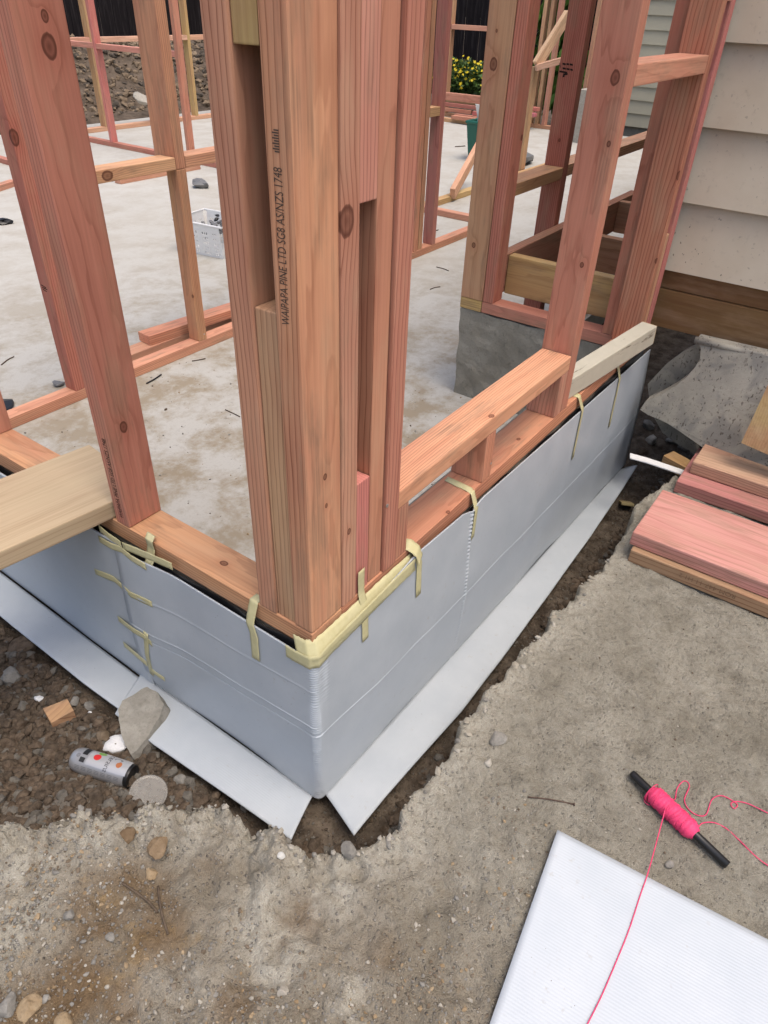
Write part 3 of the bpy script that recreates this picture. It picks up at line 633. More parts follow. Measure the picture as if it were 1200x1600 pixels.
def flange(name, base, tip, parent, ups):
    """base/tip: lists of 3D points along the fold and along the free edge"""
    base = np.array([list(b) for b in base]); tip = np.array([list(b) for b in tip]); k = np.linspace(0, 1, len(base)); kk = np.linspace(0, 1, 90); tt = np.linspace(0, 1, 14)
    B = np.stack([np.interp(kk, k, base[:, a]) for a in range(3)], 1); T = np.stack([np.interp(kk, k, tip[:, a]) for a in range(3)], 1)
    P = B[:, None, :]+(T-B)[:, None, :]*tt[None, :, None]
    P[:, :, 2] += 0.004*vnoise(P[:, :, 0]*6+ups, P[:, :, 1]*6)*tt[None, :]+0.003*np.sin(tt*3)[None, :]
    uv = np.zeros(P.shape[:2]+(2,)); wdt = np.linalg.norm(T-B, axis=1)
    uv[:, :, 0] = kk[:, None]; uv[:, :, 1] = tt[None, :]*wdt[:, None]
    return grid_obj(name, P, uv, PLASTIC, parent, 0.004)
zl = 0.012
fbx = [0.0, 0.15, 0.3, 0.6, 0.9, 1.2, 1.5, 1.78, 1.96]
tipr = [(553,1307),(602,1247),(652,1190),(722,1112),(797,1012),(867,916),(922,840),(972,765),(996,727)]
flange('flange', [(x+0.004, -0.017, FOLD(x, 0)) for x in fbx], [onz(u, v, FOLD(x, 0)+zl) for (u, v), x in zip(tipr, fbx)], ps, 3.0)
lby = [0.0, 0.2, 0.4, 0.60]
tipl = [(455,1312),(350,1240),(240,1164),(180,1116)]
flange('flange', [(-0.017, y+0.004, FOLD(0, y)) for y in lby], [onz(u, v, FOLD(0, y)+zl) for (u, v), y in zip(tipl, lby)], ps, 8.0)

ps2 = thing('plastic_sheet', 'white corrugated plastic sheet along the left kerb, running under the broad plank', 'plastic sheet', (-0.02, 1.2, -0.46))
Ys = np.arange(0.545, 2.2, 0.02); Ts2 = np.linspace(0, 1, 90); P2 = np.zeros((len(Ys), len(Ts2), 3)); UV2 = np.zeros((len(Ys), len(Ts2), 2))
for i, y in enumerate(Ys):
    z = 0.004+(FOLD(0, y)-0.004-0.004)*Ts2; P2[i, :, 0] = -0.022-0.006*np.sin(Ts2*math.pi)+0.003*vnoise(y*5+z*0, z*5)*sstep(0.58, 0.8, y); P2[i, :, 1] = y; P2[i, :, 2] = z
    UV2[i, :, 0] = y; UV2[i, :, 1] = z
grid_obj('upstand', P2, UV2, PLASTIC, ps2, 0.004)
lb2 = [0.56, 0.8, 1.05, 1.4, 2.2]
tp2 = [onz(u, v, FOLD(0, y)+0.010) for (u, v), y in zip([(235,1166),(128,1066),(0,962)], lb2)]; tp2 += [(-0.145, 1.4, FOLD(0, 1.4)+.01), (-0.145, 2.2, FOLD(0, 2.2)+.01)]
tp2[0] = Vector((-0.130, 0.47, FOLD(0, .5)+.006)); 
flange('flange', [(-0.030, y, FOLD(0, y)-0.004) for y in lb2], tp2, ps2, 5.0)

# ------------------------------------------------------------------ masking tape
def tape_mat():
    s = N('masking_tape'); P = s.geo(); n = s.noise(P, 90, 4, 0.6); n2 = s.noise(P, 14, 3, 0.5)
    c = s.mix(n2, (0.72, 0.66, 0.34), (0.84, 0.78, 0.48)); c = s.mix(s.maprange(n, 0.4, 0.8, 0, .4), c, (0.58, 0.52, 0.24))
    nr = s.bump(n, 0.3, 0.001); s.b.inputs['Alpha'].default_value = 0.78
    return s.done(c, 0.5, nr, 0.4)
TAPE = tape_mat()
def tape(parent, pts, wdir, width=0.019, lift=0.0012, seed=0, nd=None):
    pv = [Vector(a_) for a_ in pts]; path = [pv[i_].lerp(pv[i_+1], t/6) for i_ in range(len(pv)-1) for t in range(6)]+[pv[-1]]
    V = []; F = []; wd = Vector(wdir).normalized(); rr = random.Random(seed)
    for i, p in enumerate(path):
        for k in range(5):
            a = k/4-0.5; wv = 0.00015*math.sin(i*1.7+seed+k*2.1)
            ed = 1.0+0.06*rr.uniform(-1, 1)*(1 if k in (0, 4) else 0)
            V.append(p+wd*width*0.82*a*ed+(Vector(nd) if nd else Vector((-0.7, -0.7, 0)))*(wv))
    for i in range(len(path)-1):
        for k in range(4): F.append((i*5+k, i*5+k+1, i*5+6+k, i*5+5+k))
    o = mesh_obj('masking_tape', [tuple(v) for v in V], F, TAPE, parent, True)
    m = o.modifiers.new('s', 'SOLIDIFY'); m.thickness = 0.00025; m.offset = 0
    return o
def face_off(s_, z):
    """outer skin of the bent sheet at run s, height z"""
    i = int(np.argmin(np.abs(Ss-s_))); zz = Pg[i, :, 2]; j = int(np.argmin(np.abs(zz-z))); p, n = wrap(s_, 0); return Vector(Pg[i, j])+Vector((n[0], n[1], 0))*0.0045
qq = math.pi/2*RAD/2
def sr(x): return x+qq
def sl(y): return -(y+qq)
# vertical strips hanging from plates
tape(ps, [(0.150, -0.0022, 0.105), (0.150, -0.0022, 0.045), (0.150, -0.012, 0.010), face_off(sr(.150), -0.02), face_off(sr(.148), -0.075)], (1, 0, 0), 0.026, seed=1)
tape(ps, [(0.335, 0.020, 0.0465), (0.335, -0.0015, 0.0465), (0.336, -0.014, 0.032), face_off(sr(.336), 0.0), face_off(sr(.334), -0.095)], (1, 0, 0), 0.026, seed=2)
tape(ps, [(0.018, 0.150, 0.0465), (-0.0012, 0.150, 0.0465), (-0.012, 0.150, 0.016), (-0.018, 0.150, -0.004), face_off(sl(.150), -0.03), face_off(sl(.146), -0.100)], (0, 1, 0), 0.027, seed=3)
tape(ps, [(0.075, 0.610, 0.0465), (0.004, 0.612, 0.0465), (-0.001, 0.612, 0.042), (0.612, -0.019, 0.03)] if False else [(0.612, 0.080, 0.0467), (0.606, 0.010, 0.0467), (0.604, -0.0015, 0.044), face_off(sr(.603), 0.0), face_off(sr(.596), -0.085)], (1, 0.15, 0), 0.028, seed=4)
tape(ps, [(1.245, 0.055, 0.0467), (1.26, 0.004, 0.0467), (1.262, -0.0015, 0.044), face_off(sr(1.262), 0.0), face_off(sr(1.245), -0.16)], (1, 0.15, 0), 0.032, seed=5)
tape(ps, [(1.60, 0.02, 0.0467), (1.60, -0.0015, 0.046), (1.60, -0.0015, 0.030), face_off(sr(1.60), -0.02), face_off(sr(1.575), -0.19)], (1, 0.1, 0), 0.030, seed=6)
# strip along the corner, closing the gap between plate and sheet
cp = [face_off(sl(.055), -0.016), face_off(sl(.03), -0.016), face_off(-0.01, -0.013), face_off(0.012, -0.010)]+[face_off(sr(x), -0.006+0.055*x) for x in (.03, .08, .16, .25, .33)]
tape(ps, [p+Vector((-.001, -.0015, 0)) for p in cp], (0, 0, 1), 0.042, seed=7)
cp2 = [Vector((-0.012, 0.035, 0.008)), Vector((-0.012, 0.004, 0.010)), Vector((0.000, -0.011, 0.012))]+[Vector((x, -0.0125, 0.014)) for x in (.04, .1, .18, .26, .33)]
tape(ps, cp2, (0.35, 0.55, 1), 0.052, seed=8)
tape(ps, [(0.318, 0.03, 0.05), (0.330, 0.002, 0.052), (0.338, -0.016, 0.038), (0.342, -0.024, 0.014)], (1, 0.4, 0.3), 0.040, seed=9)
# the lap joint on the left
def fl_pt(u, v, d=0.0):
    g_ = onx(u, v, -0.030); i = int(np.argmin(np.abs(Ss-sl(g_.y)))); j = int(np.argmin(np.abs(Pg[i, :, 2]-g_.z))); x1 = Pg[i, j, 0] if g_.y < 0.58 else 0
    i2 = int(np.argmin(np.abs(Ys-g_.y))); j2 = int(np.argmin(np.abs(P2[i2, :, 2]-g_.z))); x2 = P2[i2, j2, 0] if g_.y > 0.54 else 0
    g_.x = min(x1, x2)-0.0032-d*0.1; return g_
tape(ps, [fl_pt(192, 852), fl_pt(226, 870), fl_pt(262, 890)], (0, 0, 1), 0.026, seed=10)
tape(ps2, [fl_pt(152, 826, .004), fl_pt(172, 838, .004), fl_pt(190, 850, .004)], (0, 0, 1), 0.024, seed=11)
for k, q in enumerate(([(152,843),(175,853),(190,858),(206,872),(226,887)], [(148,893),(178,905),(208,926),(238,944)], [(185,966),(212,980),(228,990),(241,1004)], [(193,1007),(214,1020),(232,1036)])):
    tape(ps2 if k % 2 else ps, [fl_pt(u, v, .003) for u, v in q], (0, 0, 1), 0.024, seed=12+k)
tape(ps, [fl_pt(232, 985, .003), fl_pt(234, 1020, .003), fl_pt(237, 1055, .003)], (0, 1, 0.2), 0.020, seed=17)
tape(ps, [fl_pt(236, 1045, .003), fl_pt(248, 1055, .003), fl_pt(257, 1062, .003)], (0, 0, 1), 0.02, seed=18)
tape(ps, [(0.010, 0.462, 0.056), (0.004, 0.46, 0.062), (-0.006, 0.458, 0.052), (-0.004, 0.458, 0.03), (-0.012, 0.458, 0.002), (-0.02, 0.458, -0.01)], (0, 1, 0.1), 0.030, seed=19)

# ------------------------------------------------------------------ broad plank, painted stick
tk = thing('plank', 'broad pale weathered plank laid across the left bottom plate', 'plank', (0, 0.7, 0.045))
a = onz(178, 805, .0455); 
def poly_board(name, parent, top, th, tint, mat=WOOD, label=None, cat=None):
    """board from its top outline (near-rectangular, first edge = width, second = length)"""
    c = sum((Vector(p) for p in top), Vector())/4
    X = (Vector(top[2])-Vector(top[1])+Vector(top[3])-Vector(top[0])).normalized() if False else (Vector(top[1])-Vector(top[0])).normalized()
    Z = X.cross(Vector(top[3])-Vector(top[0])).normalized()
    if Z.z < 0: Z = -Z
    Y = Z.cross(X)
    L = ((Vector(top[1])-Vector(top[0])).length+(Vector(top[2])-Vector(top[3])).length)/2
    W = abs((Vector(top[3])-Vector(top[0])).dot(Y))
    M = Matrix((X, Y, Z)).transposed()
    o = place_timber(name, parent, c-Z*th/2, M, L, W, th, tint, (), 0.004, mat)
    return o
tk_dir = (onz(0, 862, .0905)-onz(177, 783, .0905)).normalized(); tk_p = onz(177, 783, .0905)
s0 = tk_p-tk_dir*0.085; s1 = tk_p+tk_dir*1.25; wv = Vector((-tk_dir.y, tk_dir.x, 0)); wv = wv if wv.y > 0 else -wv
bpy.data.objects.remove(tk)
tk = poly_board('plank', None, [s0, s1, s1+wv*0.262, s0+wv*0.262], 0.044, (0.62, 0.50, 0.335), WOODW)
tk.color = (0.60, 0.47, 0.30, 1); tag(tk, 'broad pale weathered plank laid across the left bottom plate', 'plank')
PAINT = None
def paint_mat():
    s = N('flaking_cream_paint'); P = s.obj(); q = s.vmath('MULTIPLY', P, (6, 40, 40)); n = s.noise(q, 1.0, 5, 0.65); n2 = s.noise(P, 25, 4, 0.6)
    c = s.mix(n2, (0.50, 0.46, 0.36), (0.64, 0.59, 0.47)); c = s.mix(s.ramp(n, [(0.60, 0), (0.66, 1)]), c, (0.17, 0.13, 0.085))
    return s.done(c, 0.6, s.bump(n, 0.4, 0.002), 0.3)
st = beam('painted_batten', None, Vector((1.19, 0.050, 0.075)), onx(1012, 520, 1.70), 0.055, 0.066, (0.6, .5, .4), mat=paint_mat()); tag(st, 'old cream painted timber batten leaning up on the right bottom plate', 'batten')

e_ = onx(1012, 520, 1.70); d_ = (e_-Vector((1.19, 0.050, 0.075))).normalized()
se = beam('sawn_end', None, e_+d_*0.0008, e_+d_*0.004, 0.052, 0.063, PALE); se.parent = st; se.matrix_parent_inverse = (Matrix.Translation(st.location) @ st.rotation_euler.to_matrix().to_4x4()).inverted()
# ------------------------------------------------------------------ the old house: weatherboards, bearers, base sheet
hs = thing('house', 'existing house with cream weatherboards over brown bearers at the right', 'house', (1.95, -1.5, 0.0))
def clad_mat():
    s = N('cream_painted_board'); P = s.geo(); n = s.noise(P, 6, 4, 0.6); n2 = s.noise(P, 40, 4, 0.7); v = s.vor(P, 34); sp_ = s.noise(P, 3.5, 2)
    c = s.mix(s.ramp(n, [(0.35, 0), (0.7, 1)]), (0.64, 0.56, 0.435), (0.70, 0.625, 0.50))
    c = s.mix(s.math('MULTIPLY', s.ramp(n2, [(0.58, 0), (0.75, 1)]), 0.30), c, (0.33, 0.28, 0.21))
    sep = s.node('ShaderNodeSeparateXYZ'); s.l.new(P, sep.inputs[0])
    low = s.maprange(sep.outputs[2], 0.85, 0.35, 0.3, 1.0)
    nb = s.noise(P, 80, 2, 0.5, 0.3); thr = s.math('MULTIPLY', s.ramp(nb, [(0.70, 0), (0.72, 1)]), s.math('MULTIPLY', s.ramp(sp_, [(0.42, 0.3), (0.52, 1)]), low))
    c = s.mix(s.math('MULTIPLY', thr, 0.75), c, (0.13, 0.10, 0.075))
    return s.done(c, 0.55, s.bump(n2, 0.12, 0.003), 0.35)
CLAD = clad_mat()
def weatherboard(parent, x, y0, y1, z0, z1, lap=0.018):
    th = 0.016
    V = [(x-lap-th, y0, z0), (x-lap, y0, z0), (x, y0, z1), (x-th*0.5, y0, z1)]
    V += [(a, y1, c) for a, b, c in V]
    o = mesh_obj('weatherboard', V, [(0, 1, 2, 3), (7, 6, 5, 4), (0, 4, 5, 1), (1, 5, 6, 2), (2, 6, 7, 3), (3, 7, 4, 0)], CLAD, parent); return o
for k in range(11): weatherboard(hs, 1.958, -6.0, 0.075, 0.273+0.2222*k, 0.273+0.2222*(k+1)+0.02)
tim('bearer', hs, 1.945, 1.99, -6.0, 0.02, 0.205, 0.30, 'y', (0.19, 0.105, 0.052), mat=WOODW)
tim('bearer', hs, 1.935, 1.98, -6.0, 0.03, 0.068, 0.203, 'y', (0.20, 0.112, 0.055), mat=WOODW)
INNER = flat_mat('dark_cavity_lining', (0.03, 0.027, 0.024), 0.9, 0.1)
mesh_obj('wall', [(1.995, -6, 0.21), (1.995, -0.02, 0.21), (8, -0.02, 0.21), (8, -6, 0.21), (1.995, -6, 2.75), (1.995, -0.02, 2.75), (8, -0.02, 2.75), (8, -6, 2.75)], [(0, 1, 5, 4), (1, 2, 6, 5), (2, 3, 7, 6), (3, 0, 4, 7), (4, 5, 6, 7), (3, 2, 1, 0)], INNER, hs)
# base sheet: broken fibre cement skirting below the bearers
def base_mat():
    s = N('spattered_base_sheet'); P = s.geo(); n = s.noise(P, 6, 4, 0.6); n2 = s.noise(P, 45, 5, 0.7)
    q = s.vmath('MULTIPLY', P, (1, 1.3, 0.8)); v = s.vor(q, 70); n3 = s.noise(P, 9, 3, 0.6, 0.5)
    c = s.mix(s.ramp(n, [(0.35, 0), (0.65, 1)]), (0.31, 0.29, 0.245), (0.44, 0.41, 0.345))
    c = s.mix(s.math('MULTIPLY', s.ramp(n3, [(0.50, 0), (0.60, 1)]), 0.65), c, (0.215, 0.21, 0.195))
    nb = s.noise(q, 95, 2, 0.55, 0.4); c = s.mix(s.math('MULTIPLY', s.ramp(nb, [(0.61, 0), (0.64, 0.85)]), s.ramp(n3, [(0.40, 0.15), (0.52, 1)])), c, (0.115, 0.097, 0.08))
    return s.done(c, 0.85, s.bump(n2, 0.5, 0.004), 0.2)
BASE = base_mat()
bpx = [(1088,530),(1095,545),(1094,560),(1086,574),(1072,590),(1054,604),(1030,618),(1008,628),(1000,640),(1012,648),(1040,660),(1062,674),(1085,690),(1110,708),(1200,740),(1290,770),(1290,577)]
Vb, Fb = prism([onx(u, v, 1.87-0.0006*(v-530)) for u, v in bpx], (0.055, 0, 0.002))
bs = mesh_obj('base_panel', Vb, Fb, BASE); tag(bs, 'large broken grey base panel spattered with mud below the house bearers', 'panel')
lp = [onx(u, v, 1.868) for u, v in ((1086,531),(1130,541),(1200,558),(1290,580))]
Vl, Fl = tube(lp, 0.012, 10); l_ = mesh_obj('lip', Vl, Fl, BASE, bs, True); l_.location = (0, 0, 0)
bpx2 = [(1012,600),(1040,570),(1070,548),(1096,536),(1100,560),(1080,590),(1050,606),(1014,622)]
Vb, Fb = prism([onx(u, v, 1.94) for u, v in bpx2], (0.03, 0, 0)); o = mesh_obj('base_panel', Vb, Fb, BASE); tag(o, 'smaller broken base panel fragment tucked behind the large one by the plastic', 'panel')
bpx3 = [(1022,652),(1050,662),(1085,690),(1092,712),(1060,695),(1035,676)]
Vb, Fb = prism([onx(u, v, 1.95) for u, v in bpx3], (0.03, 0, 0)); o = mesh_obj('base_panel', Vb, Fb, BASE); tag(o, 'dark sliver of base panel in the gap beneath the large broken one', 'panel')
yp = [onx(1199, 603, 1.72), onx(1158, 692, 1.66), onx(1290, 750, 1.66), onx(1330, 655, 1.72)]
Vb, Fb = prism(yp, (0.015, 0, -0.002)); o = mesh_obj('plywood_offcut', Vb, Fb, WOOD); o.color = (0.50, 0.36, 0.17, 1); tag(o, 'yellow plywood offcut leaning at the right edge behind the timber stack', 'plywood')
for i in range(3): o['k%d' % (i+1)] = [9.0, 9.0, 9.0, 0.0]

# ------------------------------------------------------------------ boards stacked on the paving
def board(name, label, x0, x1, y0, y1, z0, rot, tint, mat=WOOD, knots=()):
    c = Vector(((x0+x1)/2, (y0+y1)/2, z0+0.0225)); M = Matrix.Rotation(rot, 3, 'Z') @ AX['y']
    o = place_timber(name, None, c, M, y1-y0, x1-x0, 0.045, tint, knots, 0.004, mat); tag(o, label, 'board'); return o
z0 = G+0.006
b1 = board('timber_board', 'brown stamped board at the bottom of the near stack', 1.078, 1.362, -1.75, -0.312, z0, 0.0, (0.47, 0.295, 0.175))
b2 = board('timber_board', 'pink stained board on top of the near stack', 1.102, 1.386, -1.78, -0.298, z0+0.047, 0.004, (0.66, 0.245, 0.235))
b3 = board('timber_board', 'pink board underneath the pale board of the back stack', 1.550, 1.83, -1.75, -0.305, z0, 0.01, (0.60, 0.205, 0.20))
b4 = board('timber_board', 'pale grained board on top of the back stack', 1.622, 1.905, -1.78, -0.325, z0+0.047, 0.004, (0.68, 0.46, 0.30))
for b_, cc in ((b1, (0.45, 0.285, 0.17)), (b2, (0.72, 0.36, 0.315)), (b3, (0.62, 0.27, 0.25)), (b4, (0.68, 0.46, 0.31))): b_.color = (*cc, 1)
o = beam('timber_offcut', None, onz(1042, 716, -0.335), onz(1100, 748, -0.335), 0.06, 0.045, BROWN); tag(o, 'brown timber offcut poking out from under the back stack', 'offcut')
WHITE = flat_mat('white_plastic', (0.86, 0.86, 0.85), 0.4, 0.4, noise=0.03)
o = ribbon_solid('plastic_strip', [onz(984, 713, -0.30), onz(1010, 720, -0.305), onz(1040, 730, -0.315), onz(1072, 741, -0.322)], (1, 0.35, 0), 0.035, 0.004, WHITE); tag(o, 'narrow white plastic strip bridging the trench beside the back stack', 'strip')

# foreground sheet
fs = [onz(870, 1300, G+.012), onz(1290, 1520, G+.012), onz(1290, 1760, G+.012), onz(700, 1790, G+.012)]
e1 = (fs[1]-fs[0]).normalized(); e2 = (onz(765, 1600, G+.012)-fs[0]).normalized()
L1, L2 = 0.62, 0.70; nu, nv = 50, 50
P = np.zeros((nu, nv, 3)); uv = np.zeros((nu, nv, 2))
for i in range(nu):
    for j in range(nv):
        p = fs[0]+e1*L1*i/(nu-1)+e2*L2*j/(nv-1); P[i, j] = p; uv[i, j] = (L1*i/(nu-1), L2*j/(nv-1))
P[:, :, 2] = G+0.017+0.004*vnoise(P[:, :, 0]*4, P[:, :, 1]*4)
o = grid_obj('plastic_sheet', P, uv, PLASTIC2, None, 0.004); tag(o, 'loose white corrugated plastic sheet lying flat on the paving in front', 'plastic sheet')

# ------------------------------------------------------------------ string line on its black stick
def gz1(x, y): return float(ground_z(np.array([[x]]), np.array([[y]]))[0][0, 0])
BLK = flat_mat('black_plastic', (0.012, 0.012, 0.013), 0.38, 0.5)
def string_mat():
    s = N('pink_string'); n = s.noise(s.obj(), 260, 3, 0.6); c = s.mix(n, (0.80, 0.035, 0.145), (0.95, 0.10, 0.24)); return s.done(c, 0.55, s.bump(n, 0.5, 0.001), 0.3)
STR = string_mat()
sa = onz(987, 1208, G+0.019); sb = onz(1137, 1352, G+0.017); sp = thing('string_line', 'bright pink builder string wound on a black stick on the paving', 'string line', (sa+sb)/2)
V_, F_ = tube([sa, sa.lerp(sb, .02), sa.lerp(sb, .5), sb], 0.0085, 14, radii=[0.0075, 0.0085, 0.0085, 0.0085]); mesh_obj('stick', V_, F_, BLK, sp, True)
dirn = (sb-sa).normalized(); Lst = (sb-sa).length
n_ = 40
pts = [sa+dirn*Lst*(0.215+0.475*i/n_) for i in range(n_+1)]
rr = [0.0095+0.0105*min(1, 3.2*math.sin(math.pi*max(0.02, min(0.98, i/n_))))**0.6+0.0008*math.sin(i*2.2) for i in range(n_+1)]
V_, F_ = tube(pts, 0.018, 18, radii=rr); mesh_obj('string_winding', V_, F_, STR, sp, True)
nx_ = dirn.cross(Vector((0, 0, 1))).normalized(); nz_ = nx_.cross(dirn)
for k in range(16):
    t0 = 0.23+0.40*random.random(); sl_ = random.choice((-1, 1))*random.uniform(0.05, 0.14); ph = random.random()*6.28; hp = []
    for i in range(26):
        a = 2*math.pi*i/25*1.0+ph; t = max(0.22, min(0.68, t0+sl_*i/25)); r_ = 0.0206
        hp.append(sa+dirn*Lst*t+(nx_*math.cos(a)+nz_*math.sin(a))*r_)
    V_, F_ = tube(hp, 0.0009, 5); mesh_obj('string_turn', V_, F_, STR, sp, True)
def gpt(u, v, dz=0.0015):
    p = onz(u, v, G+0.008); p.z = gz1(p.x, p.y)+dz; return p
# loose runs of string
hp = [onz(1040, 1262, G+0.034), onz(1030, 1300, G+0.022), onz(1013, 1362, G+0.022), onz(1000, 1400, G+0.0225), onz(983, 1452, G+0.0225), onz(963, 1502, G+0.0225), onz(938, 1560, G+0.0225), onz(905, 1625, G+0.0225)]
V_, F_ = tube(smooth_path(hp, 8), 0.0011, 6); mesh_obj('loose_run', V_, F_, STR, sp, True)
hp = [onz(1050, 1248, G+.020)]+[gpt(u, v, .002) for u, v in ((1056,1246),(1060,1228),(1070,1218),(1078,1226),(1070,1250),(1082,1268),(1103,1272),(1112,1250),(1126,1244),(1142,1250),(1152,1258),(1146,1265),(1141,1258),(1150,1252),(1170,1254),(1200,1270),(1240,1290))]
V_, F_ = tube(smooth_path(hp, 8), 0.0011, 6); mesh_obj('loose_run', V_, F_, STR, sp, True)
hp = [onz(1090, 1296, G+.02)]+[gpt(u, v, .002) for u, v in ((1097,1286),(1115,1284),(1135,1292),(1155,1312),(1178,1335),(1200,1351),(1240,1375))]
V_, F_ = tube(smooth_path(hp, 8), 0.0011, 6); mesh_obj('loose_run', V_, F_, STR, sp, True)
hp = [gpt(u, v, .003) for u, v in ((1020,1238),(1010,1243),(1008,1250),(1016,1256),(1024,1248))]
V_, F_ = tube(smooth_path(hp, 8), 0.0010, 6); mesh_obj('loose_run', V_, F_, STR, sp, True)

# ------------------------------------------------------------------ twigs and nails on the ground
RUST = flat_mat('rusty_steel', (0.10, 0.065, 0.05), 0.6, 0.4, 0.3, 0.3, 200)
def rod(name, label, cat, px, r, mat, dz=0.003, head=False):
    p = [gpt(u, v, dz) for u, v in px]; V_, F_ = tube(smooth_path(p, 4), r, 7); o = mesh_obj(name, V_, F_, mat, None, True)
    if head:
        e = p[-1]; d = (p[-1]-p[-2]).normalized(); V2, F2 = tube([e-d*0.0005, e+d*0.0018], r*2.2, 10); h_ = mesh_obj('nail_head', V2, F2, mat, o)
    tag(o, label, cat); return o
rod('nail', 'rusty nail with head on the paving left of the string line', 'nail', [(825,1244),(860,1249),(897,1256)], 0.0016, RUST, head=True)
TWIG = flat_mat('dry_twig', (0.115, 0.085, 0.06), 0.8, 0.2, 0, 0.3, 120)
rod('twig', 'dry twig slanting down to the right on the gravelly ground at lower left', 'twig', [(189,1375),(212,1388),(230,1402),(244,1419)], 0.0024, TWIG, 0.004)
rod('twig', 'dry upright twig beside the slanting one on the gravelly ground', 'twig', [(243,1372),(246,1395),(251,1422),(260,1452)], 0.0024, TWIG, 0.004)

# ------------------------------------------------------------------ stones
def rock_verts(sub, seed, flat=1.0, rough=0.28, facet=True):
    bm = bmesh.new(); bmesh.ops.create_icosphere(bm, subdivisions=sub, radius=1.0); rs = np.random.default_rng(seed)
    co = np.array([v.co[:] for v in bm.verts]); o = rs.random(3)*50
    d = 1+rough*fbm(co[:, 0]+o[0], co[:, 1]+o[1], 0.9, 3, co[:, 2]+o[2])
    if facet:
        for _ in range(7):
            n = rs.normal(size=3); n /= np.linalg.norm(n); h = rs.uniform(0.55, 0.85); pr = (co*d[:, None])@n
            d = np.where(pr > h, d*h/np.maximum(pr, 1e-6), d)
    co = co*d[:, None]; co[:, 2] *= flat
    F = np.array([[v.index for v in f.verts] for f in bm.faces]); bm.free(); return co, F
def rock_mat(name, a, b, sc=30):
    s = N(name); P = s.geo(); n = s.noise(P, sc, 4, 0.65); n2 = s.noise(P, sc*6, 3, 0.7)
    c = s.mix(s.ramp(n, [(0.35, 0), (0.65, 1)]), a, b); c = s.mix(s.ramp(n2, [(0.5, 0), (0.8, 0.5)]), c, tuple(q*0.5 for q in a))
    return s.done(c, 0.92, s.bump(n2, 0.5, 0.003), 0.2)
R_GREY = rock_mat('grey_stone', (0.19, 0.18, 0.16), (0.31, 0.295, 0.265)); R_PALE = rock_mat('pale_stone', (0.36, 0.33, 0.28), (0.47, 0.44, 0.38)); R_BRN = rock_mat('brown_clod', (0.075, 0.053, 0.036), (0.165, 0.125, 0.09), 60); R_OCH = rock_mat('ochre_stone', (0.28, 0.20, 0.115), (0.40, 0.31, 0.20))
def hit(u, v, z=-0.5):
    for _ in range(12): p = onz(u, v, z); z = 0.5*z+0.5*gz1(p.x, p.y)
    return p
def stone(label, px, r, mat, seed, flat=0.6, ground=None, name='stone'):
    p = gpt(px[0], px[1], 0) if ground is None else (hit(*px) if ground == 'hit' else onz(px[0], px[1], ground))
    co, F = rock_verts(3, seed, flat); co = co*r
    o = mesh_obj(name, co, F, mat, None, False); o.location = p+Vector((0, 0, r*flat*0.45)); o.rotation_euler = (0, 0, seed*1.3); tag(o, label, 'stone'); return o
stone('flat grey stone on the paving right of the trench', (779, 1154), 0.020, R_GREY, 1, 0.45)
stone('small round pale stone below the flat grey one', (763, 1193), 0.010, R_PALE, 2, 0.8)
stone('small grey stone between string line and white sheet', (1048, 1348), 0.009, R_GREY, 3, 0.7)
stone('white pebble near the broken paving edge at lower left', (440, 1341), 0.008, flat_mat('white_pebble', (0.6, 0.59, 0.55), 0.8), 4, 0.7)
stone('angular pale stone at the lower left picture edge', (38, 1567), 0.022, R_OCH, 5, 0.6)
stone('grey stone at the bottom left corner of the picture', (8, 1570), 0.020, R_GREY, 6, 0.6)
stone('ochre stone near the bottom edge left of centre', (95, 1588), 0.016, R_OCH, 7, 0.7)
stone('pale ochre stone among gravel above the twigs', (233, 1356), 0.013, R_OCH, 8, 0.6)
stone('brown clod at the paving edge above the twigs', (245, 1318), 0.024, rock_mat('brown_lump', (0.17, 0.115, 0.065), (0.26, 0.19, 0.12)), 9, 0.6)
stone('brown clod sitting in the notch of the paving edge', (196, 1308), 0.020, rock_mat('dark_brown_lump', (0.14, 0.095, 0.055), (0.22, 0.155, 0.095)), 19, 0.7)
stone('round grey stone left of the twigs', (107, 1428), 0.011, R_GREY, 10, 0.7)
stone('small grey stone below the twigs', (170, 1458), 0.010, R_GREY, 11, 0.7)
stone('pale angular stone low on the paving left of centre', (442, 1546), 0.011, R_PALE, 12, 0.6)
stone('grey lump on the trench edge at the corner', (545, 1328), 0.016, R_GREY, 13, 0.8)
# concrete chunk holding the flange down
ck = [(230,1073),(247,1082),(256,1100),(250,1118),(232,1150),(214,1172),(204,1180),(195,1166),(189,1140),(183,1108),(190,1094),(212,1083)]
cpts = [onz(u, v, -0.425-0.0003*(v-1075)) for u, v in ck]
bm = bmesh.new(); vs = [bm.verts.new(p) for p in cpts]; f = bm.faces.new(vs); r_ = bmesh.ops.extrude_face_region(bm, geom=[f])
for v in [g for g in r_['geom'] if isinstance(g, bmesh.types.BMVert)]: v.co += Vector((0.012, -0.008, -0.045))
bmesh.ops.recalc_face_normals(bm, faces=bm.faces[:]); bmesh.ops.triangulate(bm, faces=bm.faces[:]); bmesh.ops.subdivide_edges(bm, edges=bm.edges[:], cuts=3, use_grid_fill=True)
co = np.array([v.co[:] for v in bm.verts]); dd = fbm(co[:, 0], co[:, 1], 30, 4, co[:, 2])
for v, q in zip(bm.verts, dd): v.co += v.normal*0.003*q if v.normal.length else Vector()
CHK = rock_mat('broken_concrete', (0.25, 0.235, 0.20), (0.36, 0.34, 0.295), 22)
o = bm_obj('concrete_chunk', bm, CHK); tag(o, 'large broken concrete chunk weighing down the left plastic flange', 'concrete chunk')
